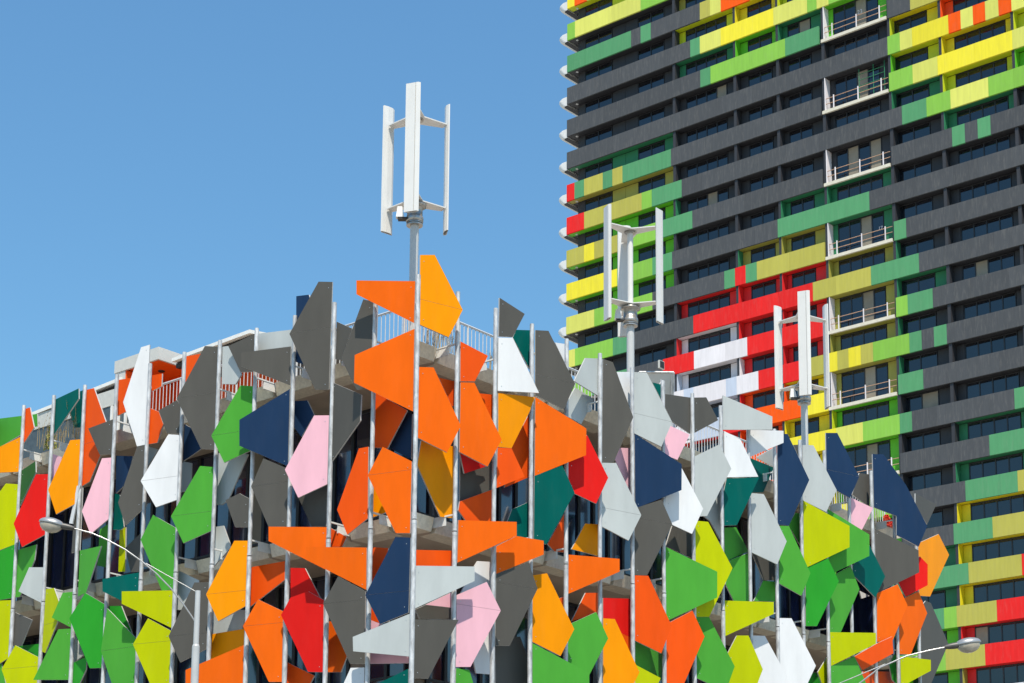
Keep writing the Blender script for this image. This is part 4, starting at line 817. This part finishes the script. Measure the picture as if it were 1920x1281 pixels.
    # open bay: slab edge, guard rails
    if opened:
        z2 = z
        MB().box(BAYO[0]+0.02, BAYO[1]-0.02, -0.02, 0.30, z2+0.0, z2+0.26).build('slab_edge', M_TSLAB, tower)
        rl = MB(); x0, x1 = BAYO[0]+0.3, BAYO[1]-0.05
        rl.tube([(x0,0.12,z2+1.28),(x1,0.12,z2+1.28)], 0.03, 6); rl.tube([(x0,0.12,z2+0.82),(x1,0.12,z2+0.82)], 0.03, 6)
        ro = rl.build('guard_rail', M_TIMBER, tower)
        for x in (x0+0.75, x0+3.0, x1-0.6):
            MB().box(x-0.045, x+0.045, 0.05, 0.09, z2+0.26, z2+1.42).build('post', TM['W'], ro)
        MB().box(BAYO[0]+0.24, BAYO[0]+0.30, 0.02, REC-0.03, z2+0.262, zc-0.014).build('white_jamb', TM['W'], tower)
        if s == 5:
            sc = MB(); g0 = BAYO[0]+3.3
            for x in (g0, g0+1.3, BAYO[1]-0.45): sc.tube([(x,0.3,z2+0.26),(x,0.3,zc-0.15)], 0.03, 6)
            for h in (1.0,1.5,2.0,2.5): sc.tube([(g0,0.3,z2+h),(BAYO[1]-0.45,0.3,z2+h)], 0.025, 6)
            sc.build('scaffold', IM['G'], tower)
# panes: the nearest ones as objects, the others joined
panes_todo.sort(key=lambda q: -(q[1]*0.35-q[3]*0.55))
pr = {}
for i, (wo, x0, x1, z0, z1, m) in enumerate(panes_todo):
    if i < 290:
        o = link('pane', boxmesh('pane', x1-x0, 0.02, z1-z0, m), wo, loc=(x0, REC+0.012, z0))
    else:
        pr.setdefault(m.name, (m, MB()))[1].box(x0, x1, REC+0.012, REC+0.032, z0, z1)
for m, b in pr.values(): o = b.build('window_panes', m, tower); o['kind'] = 'stuff'
ms = [TM[c] for c in rest]; bb = MB()
for k, c in enumerate(rest):
    o = len(bb.v); r = rest[c]; bb.v += r.v; bb.f += [tuple(i+o for i in f) for f in r.f]; bb.m += [k]*len(r.f)
o = bb.build('spandrel_bands', ms, tower); o['kind'] = 'stuff'
# the orange panel that hangs loose, proud of its band
# painted storey numbers on two panes
def digits(txt, u, z, h):
    cu = D.curves.new('storey_number', 'FONT'); cu.body = txt; cu.size = h; cu.extrude = 0.002
    tmp = D.objects.new('tmp', cu); COL.objects.link(tmp); dg = bpy.context.evaluated_depsgraph_get(); me = D.meshes.new_from_object(tmp.evaluated_get(dg))
    D.objects.remove(tmp); me.materials.clear(); me.materials.append(TM['W'])
    link('storey_number', me, tower, loc=(u, REC-0.006, z), rot=(math.pi/2, 0, 0))
digits('17', 31.0, zfl(9)+1.62, 0.42); digits('23', 29.6, zfl(3)+1.80, 0.50)
# core volume and end face
MB().box(0.6, UEND-0.1, REC+0.09, 22.0, 0.13, zfl(FIRST)+SH+1.5).build('tower_core', M_DARK, tower)
# rounded white balcony fascias on the far end face
bm_ = MB()
def fas(out, z, rad):
    pl = [(-0.004, 0.05)]
    for k in range(9):
        a = math.pi*1.5-math.pi/2*k/8; pl.append((-out+rad+rad*math.cos(a), 0.05+rad*0.8+rad*0.8*math.sin(a)))
    return [(x, y, z) for x, y in pl+[(-out, 9.0), (-0.004, 9.0)]]
loops = [fas(0.50, -0.10, 0.40), fas(0.85, 0.02, 0.55), fas(1.08, 0.24, 0.6), fas(1.22, 0.48, 0.6), fas(1.16, 0.66, 0.58), fas(0.9, 0.75, 0.52)]
n = len(loops[0]); vs = [p for lp in loops for p in lp]; fs = [tuple(range(n)), tuple(range(len(vs)-1, len(vs)-n-1, -1))]; mi = [1, 0]
for j in range(len(loops)-1):
    for i in range(n): fs.append((j*n+i, (j+1)*n+i, (j+1)*n+(i+1) % n, j*n+(i+1) % n)); mi.append(0)
bm_.add(vs, fs, mi)
fm = bm_.mesh('curved_fascia', [M_TWHITE, IM['K']])
dl = MB().lathe([(0.10,0.0),(0.13,0.03),(0.13,0.05)], 10).mesh('soffit_light', M_RAIL)
for s in range(FIRST, LAST+1):
    f = link('curved_fascia', fm, tower, loc=(0,0,zfl(s)))
    if -2 <= s <= 11: link('soffit_light', dl, tower, loc=(0.75, 0.55, zfl(s)-0.055))
